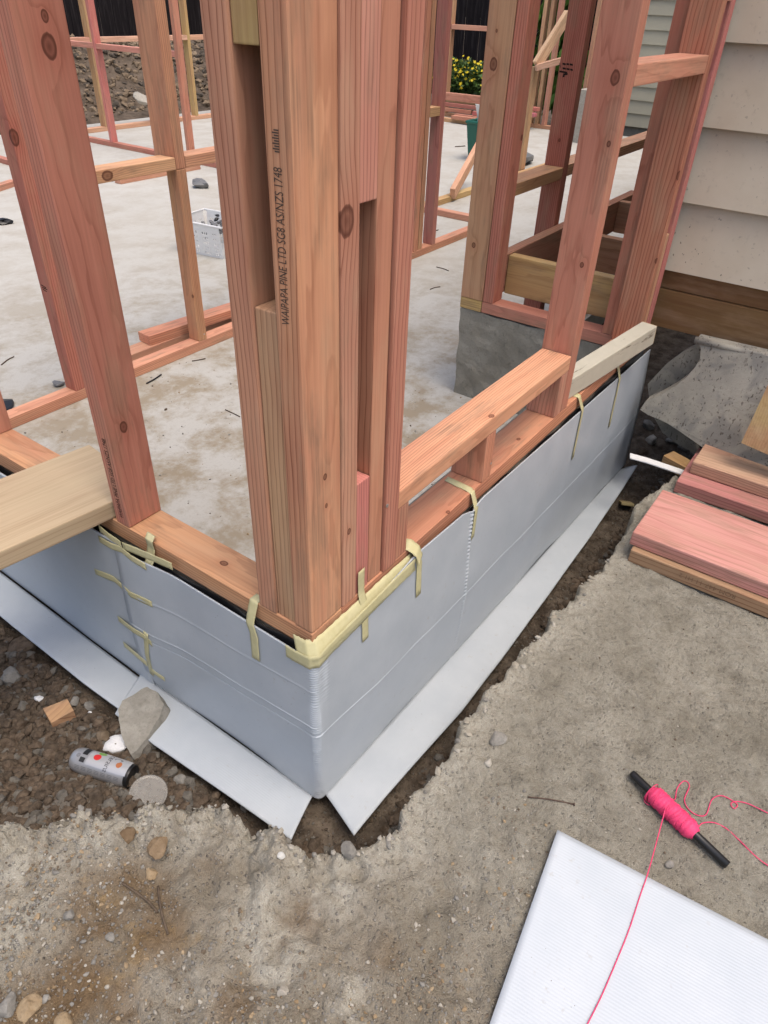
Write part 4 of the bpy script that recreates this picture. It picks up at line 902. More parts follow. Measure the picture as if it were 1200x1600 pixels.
# timber offcut, polystyrene, cup lid
oc = [onz(67, 1107, -0.44), onz(105, 1092, -0.437), onz(115, 1110, -0.445), onz(80, 1130, -0.448)]
Vb, Fb = prism([tuple(p) for p in oc], (0, 0, -0.036)); o = mesh_obj('timber_offcut', Vb, Fb, WOOD); o.color = (0.52, 0.34, 0.18, 1)
for i in range(3): o['k%d' % (i+1)] = [9.0, 9.0, 9.0, 0.0]
tag(o, 'small sawn timber offcut lying in the soil above the can', 'offcut')
POLY = flat_mat('polystyrene', (0.80, 0.81, 0.82), 0.7, 0.3, 0, 0.08, 300, 0.8)
def crumb(label, px, r, seed, z):
    co, F = rock_verts(3, seed, 0.8, 0.5, False); n = fbm(co[:, 0]*3, co[:, 1]*3, 2, 2, co[:, 2]*3); co = co*(1+0.10*n[:, None])*r
    o = mesh_obj('polystyrene_lump', co, F, POLY, None, True); o.location = hit(*px)+Vector((0, 0, r*0.4)); o.rotation_euler = (seed, 2*seed, seed); tag(o, label, 'polystyrene'); return o
c_ = crumb('white polystyrene lump between can and concrete chunk', (186, 1166), 0.022, 21, -0.452); c_.scale = (1.5, 0.9, 0.8); c_.rotation_euler = (0, 0.2, 2.2)
crumb('tiny white polystyrene bead above the timber offcut', (62, 1094), 0.011, 22, -0.45)
crumb('tiny white polystyrene bead left of the concrete chunk', (143, 1118), 0.009, 23, -0.455)
# drinks can
ca = onz(116, 1184, -0.447); cb = onz(207, 1213, -0.449); ax = (cb-ca).normalized(); can = thing('drink_can', 'silver drink can with dark end lying in the trench soil', 'can', (ca+cb)/2-Vector((0, 0, 0.028)))
ex = ax.cross(Vector((0, 0, 1))).normalized(); ez = ex.cross(ax); Lc = (cb-ca).length
prof = [(0.0, 0.020), (0.004, 0.0235), (0.006, 0.0245), (0.014, 0.0272), (0.022, 0.0285), (0.5*Lc, 0.0285), (Lc-0.020, 0.0285), (Lc-0.010, 0.0262), (Lc-0.005, 0.0252), (Lc-0.002, 0.0256), (Lc, 0.0250)]
def lathe(prof, n=40):
    V = []; F = []; 
    for t, r in prof:
        for k in range(n): a = 2*math.pi*k/n; V.append(tuple(ca+ax*t+(ex*math.cos(a)+ez*math.sin(a))*r))
    for i in range(len(prof)-1):
        for k in range(n): F.append((i*n+k, i*n+(k+1) % n, (i+1)*n+(k+1) % n, (i+1)*n+k))
    return V, F
V_, F_ = lathe(prof); F_.append(tuple(range(39, -1, -1)))
ALU = flat_mat('brushed_can_print', (0.47, 0.48, 0.50), 0.33, 0.5, 0.55, 0.05, 30)
mesh_obj('body', V_, F_, ALU, can, True)
V_, F_ = lathe([(Lc, 0.0250), (Lc-0.004, 0.0232), (Lc-0.006, 0.015), (Lc-0.006, 0.0005)]); mesh_obj('lid', V_, F_, BLK, can, True)
V_, F_ = lathe([(Lc-0.009, 0.0264), (Lc-0.002, 0.0260), (Lc+0.0006, 0.0252)]); mesh_obj('rim', V_, F_, BLK, can, True)
def can_patch(name, t0, t1, a0, a1, mat, n=8, r=0.0289, rnd=False):
    V = []; F = []
    if rnd:
        V.append(tuple(ca+ax*(t0+t1)/2+(ex*math.cos((a0+a1)/2)+ez*math.sin((a0+a1)/2))*r))
        for k in range(20):
            q = 2*math.pi*k/20; t = (t0+t1)/2+(t1-t0)/2*math.cos(q); a = (a0+a1)/2+(a1-a0)/2*math.sin(q); V.append(tuple(ca+ax*t+(ex*math.cos(a)+ez*math.sin(a))*r))
        F = [(0, 1+k, 1+(k+1) % 20) for k in range(20)]
    else:
        for i in range(n+1):
            a = a0+(a1-a0)*i/n
            for t in (t0, t1): V.append(tuple(ca+ax*t+(ex*math.cos(a)+ez*math.sin(a))*r))
        F = [(2*i, 2*i+1, 2*i+3, 2*i+2) for i in range(n)]
    return mesh_obj(name, V, F, mat, can, True)
# angles: 90deg = top; the camera looks at roughly 60..150deg from the near side
near = -(CAM-(ca+cb)/2).normalized(); ac = math.atan2((CAM-ca).dot(ez), (CAM-ca).dot(ex))
INK = flat_mat('black_ink', (0.02, 0.02, 0.022), 0.4); REDI = flat_mat('red_print', (0.60, 0.03, 0.03), 0.4); GRNI = flat_mat('green_print', (0.20, 0.36, 0.09), 0.4); ORGI = flat_mat('orange_print', (0.42, 0.15, 0.06), 0.4); GRYI = flat_mat('grey_print', (0.20, 0.21, 0.23), 0.4); WHTI = flat_mat('white_print', (0.54, 0.55, 0.57), 0.3, 0.5, 0.35)
sg = 1 if (ex*math.cos(ac+0.3)+ez*math.sin(ac+0.3)).z > (ex*math.cos(ac-0.3)+ez*math.sin(ac-0.3)).z else -1
A_ = lambda d: ac+sg*math.radians(d)
can_patch('print_panel', 0.046, 0.150, A_(-12), A_(75), WHTI, 14, 0.0287)
can_patch('print_band', 0.029, 0.042, A_(28), A_(78), INK); can_patch('print_band', 0.029, 0.042, A_(-8), A_(14), INK)
can_patch('print_fruit', 0.058, 0.076, A_(18), A_(50), REDI, rnd=True, r=0.0290); can_patch('print_fruit', 0.062, 0.082, A_(50), A_(76), GRNI, rnd=True, r=0.0290)
can_patch('print_mark', 0.017, 0.027, A_(8), A_(28), GRYI, rnd=True, r=0.0289)
can_patch('print_swirl', 0.118, 0.132, A_(14), A_(44), ORGI, rnd=True, r=0.0290); can_patch('print_swirl', 0.106, 0.128, A_(44), A_(64), GRYI, rnd=True, r=0.0290); can_patch('print_swirl', 0.110, 0.124, A_(36), A_(58), WHTI, rnd=True, r=0.02915)
for k in range(7):
    for q in range(3): can_patch('small_print', 0.022+k*0.017, 0.034+k*0.017, A_(-26-q*7), A_(-29-q*7), GRYI, 2, 0.0289)
# lettering round the can
def text_mesh(name, body, size, mat, parent, origin, xd, yd, bend=None, ext=0.0002, align='LEFT'):
    cu = bpy.data.curves.new(name, 'FONT'); cu.body = body; cu.size = size; cu.align_x = align; cu.resolution_u = 3
    t = bpy.data.objects.new('tmp', cu); COL.objects.link(t); dg = bpy.context.evaluated_depsgraph_get(); me = bpy.data.meshes.new_from_object(t.evaluated_get(dg))
    bpy.data.objects.remove(t)
    xd = Vector(xd).normalized(); yd = Vector(yd).normalized(); nd = xd.cross(yd)
    for v in me.vertices: v.co = bend(v.co) if bend else Vector(origin)+xd*v.co.x+yd*v.co.y+nd*ext
    me.materials.clear(); me.materials.append(mat); o = bpy.data.objects.new(name, me); link(o, parent)
    if parent is not None: o.matrix_parent_inverse = Matrix.Identity(4)
    return o
def can_text(body, size, t_base, a_start):
    def bend(c):
        a = A_(a_start)-sg*c.x/0.0289*1.0; t = t_base+(-c.y); return ca+ax*t+(ex*math.cos(a)+ez*math.sin(a))*0.02915-can.location
    o = text_mesh('lettering', body, size, INK, can, (0, 0, 0), (1, 0, 0), (0, 1, 0), bend); return o
can_text('CELSIUS', 0.013, 0.102, 72)
# clear plastic cup lid
lc = hit(234, 1248)+Vector((0, 0, 0.020))
def clear_mat():
    s = N('clear_plastic'); s.b.inputs['Alpha'].default_value = 0.42; n = s.noise(s.obj(), 60, 3); return s.done(s.mix(n, (0.42, 0.41, 0.38), (0.62, 0.60, 0.55)), 0.2, None, 0.6)
V_ = []; F_ = []; m_ = 36; cut = 0
prof2 = [(0.041, 0.0), (0.0425, 0.004), (0.041, 0.006), (0.037, 0.003), (0.035, 0.003), (0.006, 0.004)]
for r_, h_ in prof2:
    for k in range(m_): a_ = 2*math.pi*k/m_; V_.append((r_*math.cos(a_), r_*math.sin(a_)*1.0, h_))
for i in range(len(prof2)-1):
    for k in range(m_): F_.append((i*m_+k, i*m_+(k+1) % m_, (i+1)*m_+(k+1) % m_, (i+1)*m_+k))
F_.append(tuple((len(prof2)-1)*m_+k for k in range(m_)))
o = mesh_obj('cup_lid', V_, F_, clear_mat(), None, True); o.location = lc; o.rotation_euler = (0.25, -0.12, 0.4); tag(o, 'clear plastic cup lid in the soil below the can', 'lid')

# ------------------------------------------------------------------ gravel, clods: uncounted
def scatter(name, label, pts, radii, mats, flat=(0.5, 0.9), sub=1, sink=0.35, nvar=8, seed=0, cols=None):
    rs = np.random.default_rng(seed); var = [rock_verts(sub, 100+seed*20+i, 1.0, 0.35) for i in range(nvar)]
    Vs = []; Fs = []; Mi = []; off = 0
    for p, r in zip(pts, radii):
        co, F = var[rs.integers(nvar)]; a = rs.random()*6.283; ca_, sa_ = math.cos(a), math.sin(a)
        fl_ = rs.uniform(*flat); c = co*np.array([r*rs.uniform(0.8, 1.35), r*rs.uniform(0.7, 1.0), r*fl_]); tl = rs.uniform(-0.5, 0.5)
        c = np.stack([c[:, 0]*math.cos(tl)-c[:, 2]*math.sin(tl), c[:, 1], c[:, 0]*math.sin(tl)+c[:, 2]*math.cos(tl)], 1)
        c = np.stack([c[:, 0]*ca_-c[:, 1]*sa_, c[:, 0]*sa_+c[:, 1]*ca_, c[:, 2]], 1)+np.array([p[0], p[1], p[2]+r*fl_*(1-2*sink)*0.6])
        Vs.append(c); Fs.append(F+off); off += len(c); Mi.append(np.full(len(F), rs.integers(len(mats))))
    o = mesh_obj(name, np.vstack(Vs), np.vstack(Fs), None, None); 
    for m in mats: o.data.materials.append(m)
    o.data.polygons.foreach_set('material_index', np.concatenate(Mi).astype(np.int32)); tag(o, label, kind='stuff'); return o
def rand_ground(n, x0, x1, y0, y1, cond, seed):
    rs = np.random.default_rng(seed); x = rs.uniform(x0, x1, n); y = rs.uniform(y0, y1, n); z, m, rim, left, sh = ground_z(x, y); k = cond(x, y, z, m, left)
    return np.stack([x[k], y[k], z[k]], 1)
rs0 = np.random.default_rng(5)
pt = rand_ground(30000, -0.78, 0.20, -0.55, 0.45, lambda x, y, z, m, l: (m > 0.9) & (0.5*fbm(x, y, 4, 3)+1.0*sstep(-0.10, -0.50, x)-0.1 > 0.05+0.6*rs0.random(len(x))), 1)[:9000]
scatter('gravel', 'loose brown grey gravel over the ground at lower left', pt, 0.0013+0.0042*rs0.random(len(pt))**3+0.004*(rs0.random(len(pt)) > 0.985), [R_GREY, rock_mat('brown_gravel', (0.15, 0.115, 0.08), (0.24, 0.19, 0.14)), R_OCH, rock_mat('dun_gravel', (0.19, 0.155, 0.115), (0.28, 0.235, 0.18)), R_PALE, R_GREY], seed=1)
pt = rand_ground(3000, -0.3, 1.2, -1.05, 0.0, lambda x, y, z, m, l: (m > 0.95), 2)[:900]
scatter('grit', 'sparse grit and pebbles over the paving', pt, 0.0008+0.0030*rs0.random(len(pt))**4, [R_GREY, R_PALE, R_BRN], seed=2)
pt = rand_ground(60000, -0.6, 2.2, -0.45, 1.2, lambda x, y, z, m, l: (m < 0.05) & (x < 0.0) | (m < 0.05) & (y < 0.0), 3)
rr_ = 0.0030+0.019*rs0.random(len(pt))**2.6
keep = ~((rr_ > 0.006) & (((pt[:, 0] > -0.16) & (pt[:, 1] > -0.03)) | ((pt[:, 1] > -0.165) & (pt[:, 0] > -0.06))))
dk = rock_mat('dark_soil', (0.06, 0.045, 0.032), (0.14, 0.107, 0.078), 70)
scatter('soil_clods', 'loose dark soil crumbs and stones along the trench bottom', pt[keep][:12500], rr_[keep][:12500], [R_BRN, dk, R_BRN, dk, rock_mat('grey_soil', (0.11, 0.10, 0.085), (0.19, 0.175, 0.15), 50)], seed=3)
ed = np.array(EDGE[4:-5]); sg_ = rs0.integers(0, len(ed)-1, 420); tt_ = rs0.random(420); ep = ed[sg_]+(ed[sg_+1]-ed[sg_])*tt_[:, None]+rs0.normal(size=(420, 2))*0.014
zz_e = ground_z(ep[:, 0], ep[:, 1])[0]; kp = (ep[:, 0] < 1.1)
scatter('broken_crust', 'pale broken crumbs along the jagged paving edge', np.stack([ep[:, 0], ep[:, 1], zz_e], 1)[kp], (0.0025+0.009*rs0.random(420)**3)[kp], [R_PALE, rock_mat('crust_crumb', (0.30, 0.27, 0.215), (0.42, 0.385, 0.32)), R_GREY], (0.5, 0.9), 1, 0.5, seed=6)
# single clods and stones of the trench that stand out
for i, (lab, u, v, r, m) in enumerate((('big dark brown clod in the trench at the left edge', 36, 1012, 0.042, R_BRN), ('grey stone behind the drink can', 118, 1098, 0.016, R_GREY), ('flat grey stone right of the cup lid', 283, 1222, 0.018, R_GREY), ('brown clod beside the flange, above the concrete chunk', 102, 1040, 0.022, R_BRN), ('grey brown stone left of the concrete chunk', 140, 1105, 0.017, R_GREY), ('rounded brown stone under the concrete chunk', 162, 1155, 0.02, rock_mat('brown_stone', (0.16, 0.12, 0.08), (0.25, 0.20, 0.15))), ('dark stone beside the flange tip at the corner', 385, 1262, 0.016, R_GREY), ('dark stone right of the cup lid near the flange', 337, 1245, 0.014, R_BRN), ('large grey slab stone half buried left of the timber offcut', 20, 1060, 0.03, R_GREY))):
    stone(lab, (u, v), r, m, 30+i, 0.7, ground='hit')
zt_ = -0.60
for i, (lab, u, v, r, m) in enumerate((('pale rubble stone under the house beside the sheet end', 1018, 690, 0.030, R_PALE), ('pale flat rubble stone under the broken base panel', 1052, 690, 0.032, R_GREY), ('grey rubble stone left of the timber stack in the trench', 1068, 702, 0.026, R_GREY), ('brown grey rubble stone in the shadow behind the white strip', 1000, 708, 0.028, R_BRN), ('rounded pale rubble stone by the back stack', 1086, 712, 0.032, R_PALE), ('grey lump behind the end of the white plastic strip', 1012, 668, 0.035, R_GREY))):
    stone(lab, (u, v), r, m, 50+i, 0.7, ground='hit')
o = place_timber('timber_offcut', None, hit(977, 790)+Vector((0, 0, 0.012)), Matrix.Rotation(0.4, 3, 'Z') @ Matrix.Rotation(0.5, 3, 'Y'), 0.09, 0.05, 0.012, (0.36, 0.27, 0.16)); tag(o, 'small flat wood chip in the trench beside the right flange', 'wood chip')

# ------------------------------------------------------------------ things on the slab
def slab_rod(label, px, r, mat, name='twig', cat='twig'):
    p = [onz(u, v, FLOOR+r+0.001) for u, v in px]; V_, F_ = tube(smooth_path(p, 4) if len(p) > 2 else p, r, 6); o = mesh_obj(name, V_, F_, mat, None, True); tag(o, label, cat)
slab_rod('dark bent strip on the slab beside the interior plate', [(229,599),(242,592),(252,585)], 0.0035, BLK, 'metal_strip', 'strip')
slab_rod('brown splinter on the slab in front of the interior plate', [(300,564),(312,562),(321,560)], 0.0025, TWIG, 'splinter', 'splinter')
slab_rod('dark twig on the slab left of the corner post', [(352,640),(365,646),(375,651)], 0.002, TWIG)
slab_rod('dark twig on the slab behind the left frame', [(2,570),(12,562),(22,557)], 0.0025, TWIG)
slab_rod('thin twig on the slab near the kerb frame', [(682,417),(694,420),(701,423)], 0.0025, TWIG)
slab_rod('curved twig on the slab under the sill', [(672,452),(680,449),(688,448)], 0.0025, TWIG)
slab_rod('dark splinter on the slab before the green bin', [(711,229),(727,228)], 0.005, TWIG, 'splinter', 'splinter')
slab_rod('dark splinter on the slab behind the middle plate', [(666,360),(676,361),(685,359)], 0.003, TWIG, 'splinter', 'splinter')
GREYP = flat_mat('grey_plastic', (0.17, 0.17, 0.17), 0.5)
def lump(name, label, cat, u, v, size, mat, seed):
    """folded scrap: a crumpled closed shell"""
    co, F = rock_verts(2, seed, 0.5, 0.6); co = co*np.array(size); o = mesh_obj(name, co, F, mat); o.location = onz(u, v, FLOOR)+Vector((0, 0, size[2]*0.35)); o.rotation_euler = (0, 0, seed); tag(o, label, cat)
lump('grey_offcut', 'crumpled grey plastic scrap on the slab behind the small stud', 'scrap', 317, 293, (0.10, 0.07, 0.09), GREYP, 61)
lump('black_scrap', 'black plastic scrap on the slab at the left edge', 'scrap', 2, 350, (0.10, 0.06, 0.05), BLK, 62)
lump('black_scrap', 'black folded scrap on the slab behind the waist-high nog', 'scrap', 818, 255, (0.22, 0.12, 0.14), GREYP, 63)
lump('black_scrap', 'black scrap at the inner end of the left bottom plate', 'scrap', 8, 636, (0.06, 0.04, 0.03), BLK, 64)
lump('dark_stone', 'dark stone on the slab behind the left-hand stud', 'stone', 93, 603, (0.03, 0.025, 0.03), GREYP, 65)
pts_ = []; rs2 = np.random.default_rng(31)
for _ in range(700):
    x_ = rs2.uniform(0.15, 1.8); y_ = rs2.uniform(0.15, 1.88); pts_.append((x_, y_, FLOOR))
scatter('slab_grit', 'scattered grit and crumbs on the slab near the corner', pts_, 0.0012+0.006*rs2.random(700)**5, [R_GREY, R_OCH, R_BRN], (0.4, 0.8), 1, 0.2, seed=12)
# perforated basket
bx = thing('laundry_basket', 'white perforated plastic basket of dark clips on the slab', 'basket', onz(335, 400, FLOOR))
bc0 = onz(350, 405, FLOOR); bl = (onz(303, 395, FLOOR)-bc0); bl = bl.normalized(); bw = Vector((bl.y, -bl.x, 0)); bw = bw if bw.x > 0 else -bw
Lb, Wb, Hb = 0.34, 0.26, 0.20
def wall_perf(p0, d, up, L, H, out):
    """wall of cells with holes left open"""
    V = []; F = []; nc, nr_ = 40, 13
    for j in range(nr_+1):
        for i in range(nc+1): V.append(tuple(Vector(p0)+d*L*i/nc+up*H*j/nr_+out*(0.022*j/nr_)))
    for j in range(nr_):
        for i in range(nc):
            hole = (1 <= j <= nr_-3) and (j % 2 == 1) and (i % 10) in (2, 4, 6)
            if not hole: a = j*(nc+1)+i; F.append((a, a+1, a+nc+2, a+nc+1))
    return V, F
up_ = Vector((0, 0, 1))
for p0, d, L, out in ((bc0, bl, Lb, -bw), (bc0, bw, Wb, -bl), (bc0+bw*Wb, bl, Lb, bw), (bc0+bl*Lb, bw, Wb, bl)):
    V_, F_ = wall_perf(p0, d, up_, L, Hb, out); o = mesh_obj('side_wall', V_, F_, WHITE, bx); m = o.modifiers.new('s', 'SOLIDIFY'); m.thickness = 0.003
V_, F_ = prism([bc0, bc0+bl*Lb, bc0+bl*Lb+bw*Wb, bc0+bw*Wb], (0, 0, 0.004)); mesh_obj('base', V_, F_, WHITE, bx)
e = 0.024; q0 = bc0-bw*e-bl*e+up_*Hb; rimp = [q0, q0+bl*(Lb+2*e), q0+bl*(Lb+2*e)+bw*(Wb+2*e), q0+bw*(Wb+2*e), q0]
V_, F_ = tube(rimp, 0.007, 8); mesh_obj('rim', V_, F_, WHITE, bx)
pc = []; cen = bc0+bl*Lb/2+bw*Wb/2
for i in range(90):
    a = random.uniform(-.45, .45); b = random.uniform(-.45, .45); pc.append((*(cen+bl*Lb*a+bw*Wb*b)[:2], FLOOR+0.10+0.09*(1-abs(a)-abs(b))*random.random()+0.05*(a < -.1)))
scatter('plastic_clips', 'dark plastic clips heaped in the white basket', pc, [random.uniform(0.012, 0.024) for _ in pc], [BLK, GREYP], (0.3, 0.8), 1, 0.2, seed=9)
# green bin
GREEN = flat_mat('green_plastic', (0.012, 0.12, 0.085), 0.4)
gb = thing('green_bin', 'dark green plastic bin with a white sheet inside, half behind the kerb frame', 'bin', onz(742, 250, FLOOR)+Vector((0.1, -0.1, 0)))
g0 = Vector(gb.location); gbl = [(-0.14, -0.16), (0.14, -0.16), (0.14, 0.16), (-0.14, 0.16)]
Vg = [tuple(g0+Vector((a, b, 0))) for a, b in gbl]+[tuple(g0+Vector((a*1.25, b*1.25, 0.36))) for a, b in gbl]
o = mesh_obj('body', Vg, [(3, 2, 1, 0)]+[(i, (i+1) % 4, (i+1) % 4+4, i+4) for i in range(4)], GREEN, gb); m = o.modifiers.new('s', 'SOLIDIFY'); m.thickness = 0.005
V_, F_ = tube([Vg[4], Vg[5], Vg[6], Vg[7], Vg[4]], 0.016, 8); mesh_obj('rim', V_, F_, GREEN, gb)
o = ribbon_solid('paper_sheet', [g0+Vector((-0.05, 0.06, 0.2)), g0+Vector((-0.08, 0.07, 0.40)), g0+Vector((-0.13, 0.08, 0.52))], (0.4, 1, 0), 0.16, 0.004, WHITE); tag(o, 'white sheet sticking up out of the green bin', 'sheet')

# timber pile by the far frame
zt0 = FLOOR
pl = [(8.85, 4.4, 5.35, 0, TAN), (8.80, 4.55, 5.0, .05, PINK), (8.95, 4.3, 5.05, 0.05, RED), (9.05, 4.85, 5.4, .10, PINK), (9.02, 4.0, 4.8, .10, (0.55, .17, .19)), (9.08, 4.78, 5.45, .16, RED), (9.08, 3.9, 4.75, .155, (0.60, .19, .22)), (9.12, 4.7, 5.4, .23, PINK), (9.15, 3.9, 4.72, .215, ROSE)]
lb_ = ['tan timber at the front foot of the far pile', 'short pink timber lying on the tan one in the far pile', 'red timber low in the middle of the far pile', 'pink timber in the second layer at the left of the far pile', 'dark rose timber in the second layer at the right of the far pile', 'red timber in the third layer at the left of the far pile', 'rose timber in the third layer at the right of the far pile', 'thick pink timber on top at the left of the far pile', 'rose timber on top at the right of the far pile']
for (x, y0, y1, dz, t), lab in zip(pl, lb_):
    o = tim('pile_timber', None, x, x+0.09, y0, y1, zt0+dz, zt0+dz+(0.09 if 'thick' in lab else 0.045), 'y', t); tag(o, lab, 'timber', 'timber pile before the far frame')

# ------------------------------------------------------------------ background: fence, rubble mound, flowers, far house
def fence_mat():
    s = N('black_stained_boards'); P = s.geo(); q = s.vmath('MULTIPLY', P, (30, 30, 2.0)); n = s.noise(q, 1.0, 4, 0.65)
    c = s.mix(s.ramp(n, [(0.5, 0), (0.78, 1)]), (0.012, 0.009, 0.010), (0.05, 0.042, 0.042)); return s.done(c, 0.8, s.bump(n, 0.5, 0.004), 0.2)
FEN = fence_mat()
fme = bpy.data.meshes.new('fence_board'); bm = box_bm(0.145, 0.018, 2.5, 0.003); bm.to_mesh(bm_ := fme); bm.free(); fme.materials.append(FEN)
def fence(label, p0, d, n):
    f = thing('board_fence', label, 'fence', p0); ang = math.atan2(d[1], d[0])
    for i in range(n):
        o = bpy.data.objects.new('fence_board', fme); link(o, f); o.location = Vector((d[0], d[1], 0))*(0.151*i)+Vector((random.uniform(-.003, .003), random.uniform(-.003, .003), 1.25+random.uniform(-.02, .02))); o.rotation_euler = (0, random.uniform(-.004, .004), ang)
    r_ = thing
    dv = Vector((*d, 0)); nv_ = Vector((-d[1], d[0], 0))
    for z in (0.4, 2.0):
        V_, F_ = prism([Vector(p0)+nv_*0.012+Vector((0, 0, z)), Vector(p0)+dv*0.151*n+nv_*0.012+Vector((0, 0, z)), Vector(p0)+dv*0.151*n+nv_*0.012+Vector((0, 0, z+.07)), Vector(p0)+nv_*0.012+Vector((0, 0, z+.07))], nv_*0.045); mesh_obj('rail', V_, F_, FEN, f)
fence('black vertical board fence behind the rubble mound', (3.0, 12.6, -0.45), (1, 0), 62)
fence('black vertical board fence behind the yellow flowers', (12.4, 12.5, -0.45), (0, -1), 66)
# mound
mx = np.linspace(3.0, 11.5, 110); my = np.linspace(7.75, 12.3, 60); MX, MY = np.meshgrid(mx, my, indexing='ij')
def mound_z(x, y):
    ridge = sstep(7.8, 10.6, y)*(1-0.25*sstep(11.2, 12.6, y)); return -0.50+ridge*(0.72+0.14*fbm(x, y, 0.7, 3))*sstep(12.0, 9.0, x)+0.05*fbm(x, y, 2.4, 4)
MZ = mound_z(MX, MY); Pm = np.stack([MX, MY, MZ], -1); idx = np.arange(Pm.shape[0]*Pm.shape[1]).reshape(Pm.shape[:2])
F_ = np.stack([idx[:-1, :-1], idx[1:, :-1], idx[1:, 1:], idx[:-1, 1:]], -1).reshape(-1, 4)
M_SOIL = rock_mat('mound_soil', (0.06, 0.045, 0.032), (0.15, 0.115, 0.085), 6); M_RB = rock_mat('mound_rubble', (0.15, 0.108, 0.07), (0.27, 0.205, 0.14), 9); M_RD = rock_mat('mound_rubble_dark', (0.05, 0.04, 0.03), (0.12, 0.10, 0.08), 9)
o = mesh_obj('earth_mound', Pm.reshape(-1, 3), F_, M_SOIL, None, True); tag(o, 'dark earth mound under the rubble before the fence', None, kind='structure')
rs1 = np.random.default_rng(8); px_ = rs1.uniform(3.6, 9.5, 5000); py_ = rs1.uniform(8.5, 11.6, 5000); pz_ = mound_z(px_, py_)
scatter('rubble', 'broken clay and rock rubble heaped on the mound', np.stack([px_, py_, pz_], 1), 0.012+0.060*rs1.random(5000)**3, [M_RB, M_RD, M_RB], (0.4, 0.9), 1, 0.3, seed=4)
o = stone('pale flat stone lying on the rubble mound', (223, 158), 0.11, R_PALE, 77, 0.35, ground=-0.12); o.rotation_euler = (0.5, -0.4, 0.6)
# leafy things: many small leaf faces
LEAF = flat_mat('leaf_green', (0.055, 0.105, 0.022), 0.6, 0.3, 0, 0.5, 3); LEAF_SHADE = flat_mat('leaf_shade', (0.03, 0.06, 0.015), 0.6, 0.3); YELF = flat_mat('yellow_petal', (0.62, 0.48, 0.02), 0.6, 0.2); BRT = flat_mat('grass_green', (0.08, 0.16, 0.025), 0.6, 0.3, 0, 0.4, 2)
def leaves(name, parent, n, fn, size, mat, seed, up=0.3):
    rs = np.random.default_rng(seed); V = []; F = []
    for i in range(n):
        p = fn(rs); a = rs.random()*6.283; t = rs.uniform(-0.9, 0.9); L = size*rs.uniform(0.6, 1.3); d = Vector((math.cos(a)*math.cos(t), math.sin(a)*math.cos(t), math.sin(t)+up)).normalized(); s_ = d.cross(Vector((rs.normal(), rs.normal(), rs.normal()))).normalized()*L*0.22
        p = Vector(p); k = len(V); V += [tuple(p), tuple(p+d*L*.5+s_), tuple(p+d*L), tuple(p+d*L*.5-s_)]; F.append((k, k+1, k+2, k+3))
    o = mesh_obj(name, V, F, mat, parent); o['kind'] = 'stuff'; return o
fb_c = onz(722, 150, FLOOR); fb_c = Vector((11.3, onx(722, 130, 11.3).y, -0.45)); bz_ = onx(722, 92, 11.3).z-fb_c.z; bu = thing('flower_bush', 'bush of yellow daisy flowers in front of the black fence', 'bush', fb_c)
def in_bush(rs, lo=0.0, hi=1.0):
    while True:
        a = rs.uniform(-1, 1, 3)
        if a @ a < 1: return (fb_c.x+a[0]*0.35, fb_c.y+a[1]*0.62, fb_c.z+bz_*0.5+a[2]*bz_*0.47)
leaves('foliage', bu, 1500, in_bush, 0.10, LEAF, 1); leaves('foliage', bu, 500, in_bush, 0.09, LEAF_SHADE, 2)  # second set is a darker leaf colour, painted in as shade within the bush
def top_bush(rs):
    while True:
        a = rs.uniform(-1, 1, 2)
        if a @ a < 1: return (fb_c.x+a[0]*0.35, fb_c.y+a[1]*0.66, fb_c.z+bz_*0.45+bz_*0.5*math.sqrt(max(0, 1-a@a))+rs.uniform(-0.16, 0.08))
V = []; F = []; rs = np.random.default_rng(3)
for i in range(150):
    c = Vector(top_bush(rs)); nrm = Vector((-0.5+rs.normal()*0.3, -0.3+rs.normal()*0.3, 0.8)).normalized(); u_ = nrm.orthogonal().normalized(); v_ = nrm.cross(u_); k = len(V); V.append(tuple(c)); r_ = rs.uniform(0.022, 0.04)
    for j in range(10): a = 6.283*j/10; rr2 = r_*(1 if j % 2 else 0.55); V.append(tuple(c+(u_*math.cos(a)+v_*math.sin(a))*rr2))
    F += [(k, k+1+j, k+1+(j+1) % 10) for j in range(10)]
mesh_obj('flowers', V, F, YELF, bu)['kind'] = 'stuff'
for i, lab, (u, xx, h) in ((0, 'tuft of green grass beyond the tall studs', (868, 11.2, 0.75)), (1, 'leafy green shrub high behind the tall studs', (858, 12.0, 1.75))):
    c = onx(u, 150, xx); c.z = -0.45; t = thing('shrub' if i == 1 else 'grass_tuft', lab, 'shrub' if i == 1 else 'grass', c)
    leaves('blades', t, 500 if i < 2 else 120, lambda rs, c=c, h=h: (c.x+rs.normal()*0.16, c.y+rs.normal()*0.22, c.z+rs.uniform(0.0, h)), 0.22 if i < 2 else 0.14, BRT, 20+i, 1.2)
# far weatherboard house
hf = thing('house', 'far pale weatherboard house wall seen between the right-hand studs', 'house', (9.9, 1.2, -0.45))
FCL = flat_mat('far_cream_board', (0.46, 0.44, 0.34), 0.6, 0.3, 0, 0.06, 3)
for k in range(18):
    z0_ = -0.30+0.152*k; V_ = [(9.88, -3, z0_), (9.90, -3, z0_), (9.91, -3, z0_+0.165), (9.90, -3, z0_+0.165)]; V_ += [(a, 3.05, c) for a, b, c in V_]
    mesh_obj('weatherboard', V_, [(0, 1, 2, 3), (7, 6, 5, 4), (0, 4, 5, 1), (1, 5, 6, 2), (2, 6, 7, 3), (3, 7, 4, 0)], FCL, hf)
V_, F_ = prism([(9.915, -3, -0.7), (9.915, 3.04, -0.7), (9.915, 3.04, 2.5), (9.915, -3, 2.5)], (4, 0, 0)); mesh_obj('wall', V_, F_, CONC, hf)
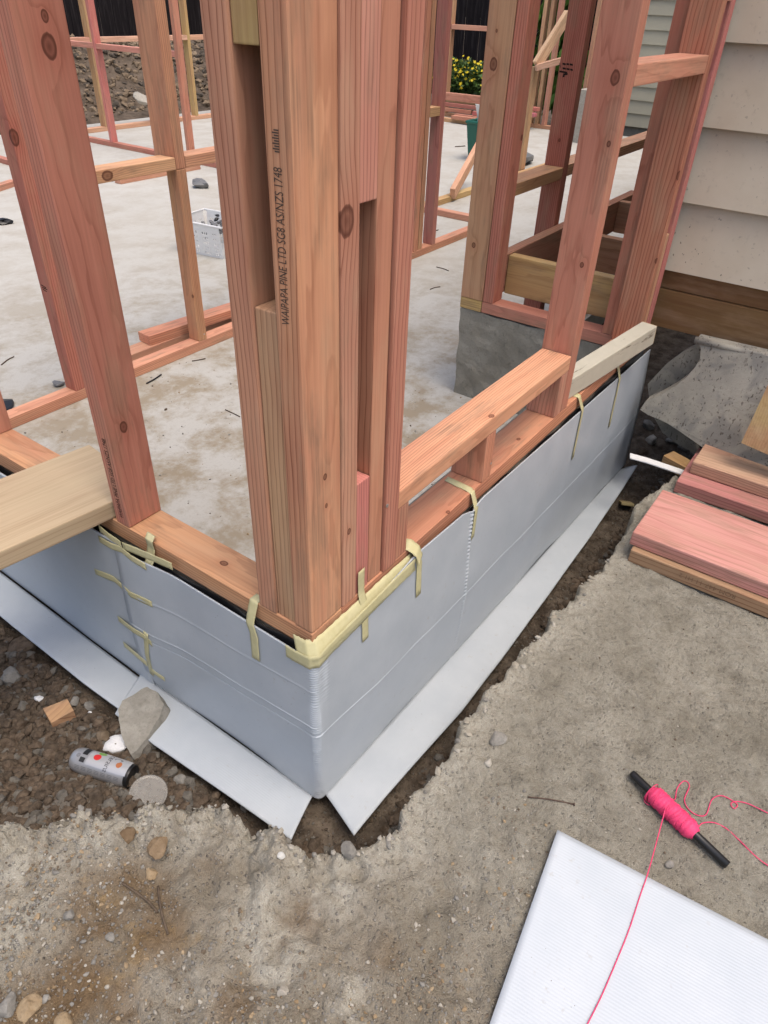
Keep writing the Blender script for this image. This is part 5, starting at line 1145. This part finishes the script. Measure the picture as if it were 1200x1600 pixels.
cw = onx(905, 200, 8.6); V_, F_ = prism([(8.6, cw.y-0.25, -0.5), (8.6, cw.y+0.10, -0.5), (8.6, cw.y+0.10, onx(905, 140, 8.6).z), (8.6, cw.y-0.25, onx(905, 140, 8.6).z)], (0.5, 0, 0)); o = mesh_obj('concrete_post', V_, F_, R_PALE); tag(o, 'grey concrete block seen in the gap between the two tall studs', 'block')

# ------------------------------------------------------------------ lettering stamped on the timbers
STAMP = flat_mat('stamp_ink', (0.10, 0.07, 0.055), 0.7, 0.2)
STAMPD = flat_mat('dark_stamp_ink', (0.03, 0.018, 0.015), 0.7, 0.2)
def stamp(host, body, size, origin, xd, yd, mat=STAMP, ext=0.0006, align='LEFT', sx=1.0):
    o = text_mesh('lettering', body, size, mat, None, origin, xd, yd, None, ext, align)
    mw = Matrix.Translation(Vector(host.location)+(Vector(host.parent.location) if host.parent else Vector())) @ host.rotation_euler.to_matrix().to_4x4()
    inv = mw.inverted()
    for v in o.data.vertices: v.co = inv @ v.co
    o.parent = host; return o
z_a = onx(448, 508, 0).z; z_b = onx(437, 262, 0).z
yst = 0.026
t_ = stamp(cs, 'WAIPAPA PINE LTD SG8 AS/NZS 1748', 0.0205, (0.0, yst-0.008, z_a), (0, 0, 1), (0, 1, 0))
def fit_len(o, host, axis_len):
    xs_ = [v.co.x for v in o.data.vertices]; x0_, x1_ = min(xs_), max(xs_); k = axis_len/(x1_-x0_)
    for v in o.data.vertices: v.co.x = x0_+(v.co.x-x0_)*k
fit_len(t_, cs, z_b-z_a)

# board stamp, upside down as in the stack
t_ = stamp(b1, 'ROM-447-11 H1.2', 0.021, (b1.location.x-0.142, -0.62, z0+0.034), (0, 1, 0), (0, 0, -1), flat_mat('faint_stamp', (0.24, 0.14, 0.08), 0.7), 0.0008)
def marks(host, rows, mat=STAMPD):
    """illegible stamp: short inked bars lying on a face; rows = list of (corner, corner, corner, corner)"""
    V = []; F = []
    for r_ in rows:
        k = len(V); V += [tuple(p) for p in r_]; F.append((k, k+1, k+2, k+3))
    o = mesh_obj('stamp_mark', V, F, mat); inv = (Matrix.Translation(Vector(host.location)+(Vector(host.parent.location) if host.parent else Vector())) @ host.rotation_euler.to_matrix().to_4x4()).inverted()
    for v in o.data.vertices: v.co = inv @ v.co
    o.parent = host; o['kind'] = 'stuff'; return o
def bars_x(x, pts_px, wd=2.0):
    out = []
    for (u0, v0, u1, v1) in pts_px:
        out.append([onx(u0, v0, x), onx(u1, v1, x), onx(u1, v1+wd, x), onx(u0, v0+wd, x)])
    return out
def bars_y(y, pts_px, wd=2.0):
    return [[ony(u0, v0, y), ony(u1, v1, y), ony(u1, v1+wd, y), ony(u0, v0+wd, y)] for (u0, v0, u1, v1) in pts_px]
marks(stud2, bars_x(stud2x-0.0007, [(874, 97, 876, 104), (879, 98, 884, 99), (885, 98.5, 889, 99), (890, 99, 895, 100), (879, 105, 884, 106), (885, 106, 890, 107), (891, 107, 895, 108), (874, 110, 886, 112), (880, 115, 887, 114), (879, 118, 882, 117)], 3.0))
zs_ = onx(433, 238, 0).z; ze_ = onx(431, 200, 0).z
marks(cs, [[Vector((-0.0007, yst-0.006, zs_+(ze_-zs_)*k/9)), Vector((-0.0007, yst-0.006, zs_+(ze_-zs_)*(k+0.55)/9)), Vector((-0.0007, yst+0.002+0.003*(k%2), zs_+(ze_-zs_)*(k+0.55)/9)), Vector((-0.0007, yst+0.002+0.003*(k%2), zs_+(ze_-zs_)*k/9))] for k in range(9)], STAMP)
z_a2 = onx(196, 812, 0).z; z_b2 = onx(170, 690, 0).z
t_ = stamp(ls, 'WAIPAPA PINE LTD SG8 AS/NZS 1748', 0.018, (0.0, 0.545, z_a2), (0, 0, 1), (0, 1, 0), STAMPD); fit_len(t_, ls, z_b2-z_a2)
marks(is_, bars_y(1.9073, [(64, 444, 72, 449), (66, 448, 74, 452), (67, 451, 73, 455)], 1.6))

# nail heads
ZINC = flat_mat('zinc_nail', (0.55, 0.54, 0.52), 0.35, 0.5, 0.8)
def nail_head(host, pos, nrm, r=0.0035):
    pos = Vector(pos); nrm = Vector(nrm); V_, F_ = tube([pos-nrm*0.001, pos+nrm*0.0009], r, 10); o = mesh_obj('nail_head', V_, F_, ZINC)
    inv = (Matrix.Translation(Vector(host.location)+(Vector(host.parent.location) if host.parent else Vector())) @ host.rotation_euler.to_matrix().to_4x4()).inverted()
    for v in o.data.vertices: v.co = inv @ v.co
    o.parent = host
nail_head(sill, onz(854, 554, 0.2235), (0, 0, 1)); nail_head(sill, onz(870, 557, 0.2235), (0, 0, 1)); nail_head(sill, onz(739, 636, 0.2235), (0, 0, 1), 0.0025)
nail_head(crip, ony(767, 724, 0.0), (0, -1, 0)); nail_head(istud, ony(319, 522, 1.908), (0, -1, 0)); nail_head(rstud, ony(605, 790, -0.0035), (0, -1, 0), 0.004)
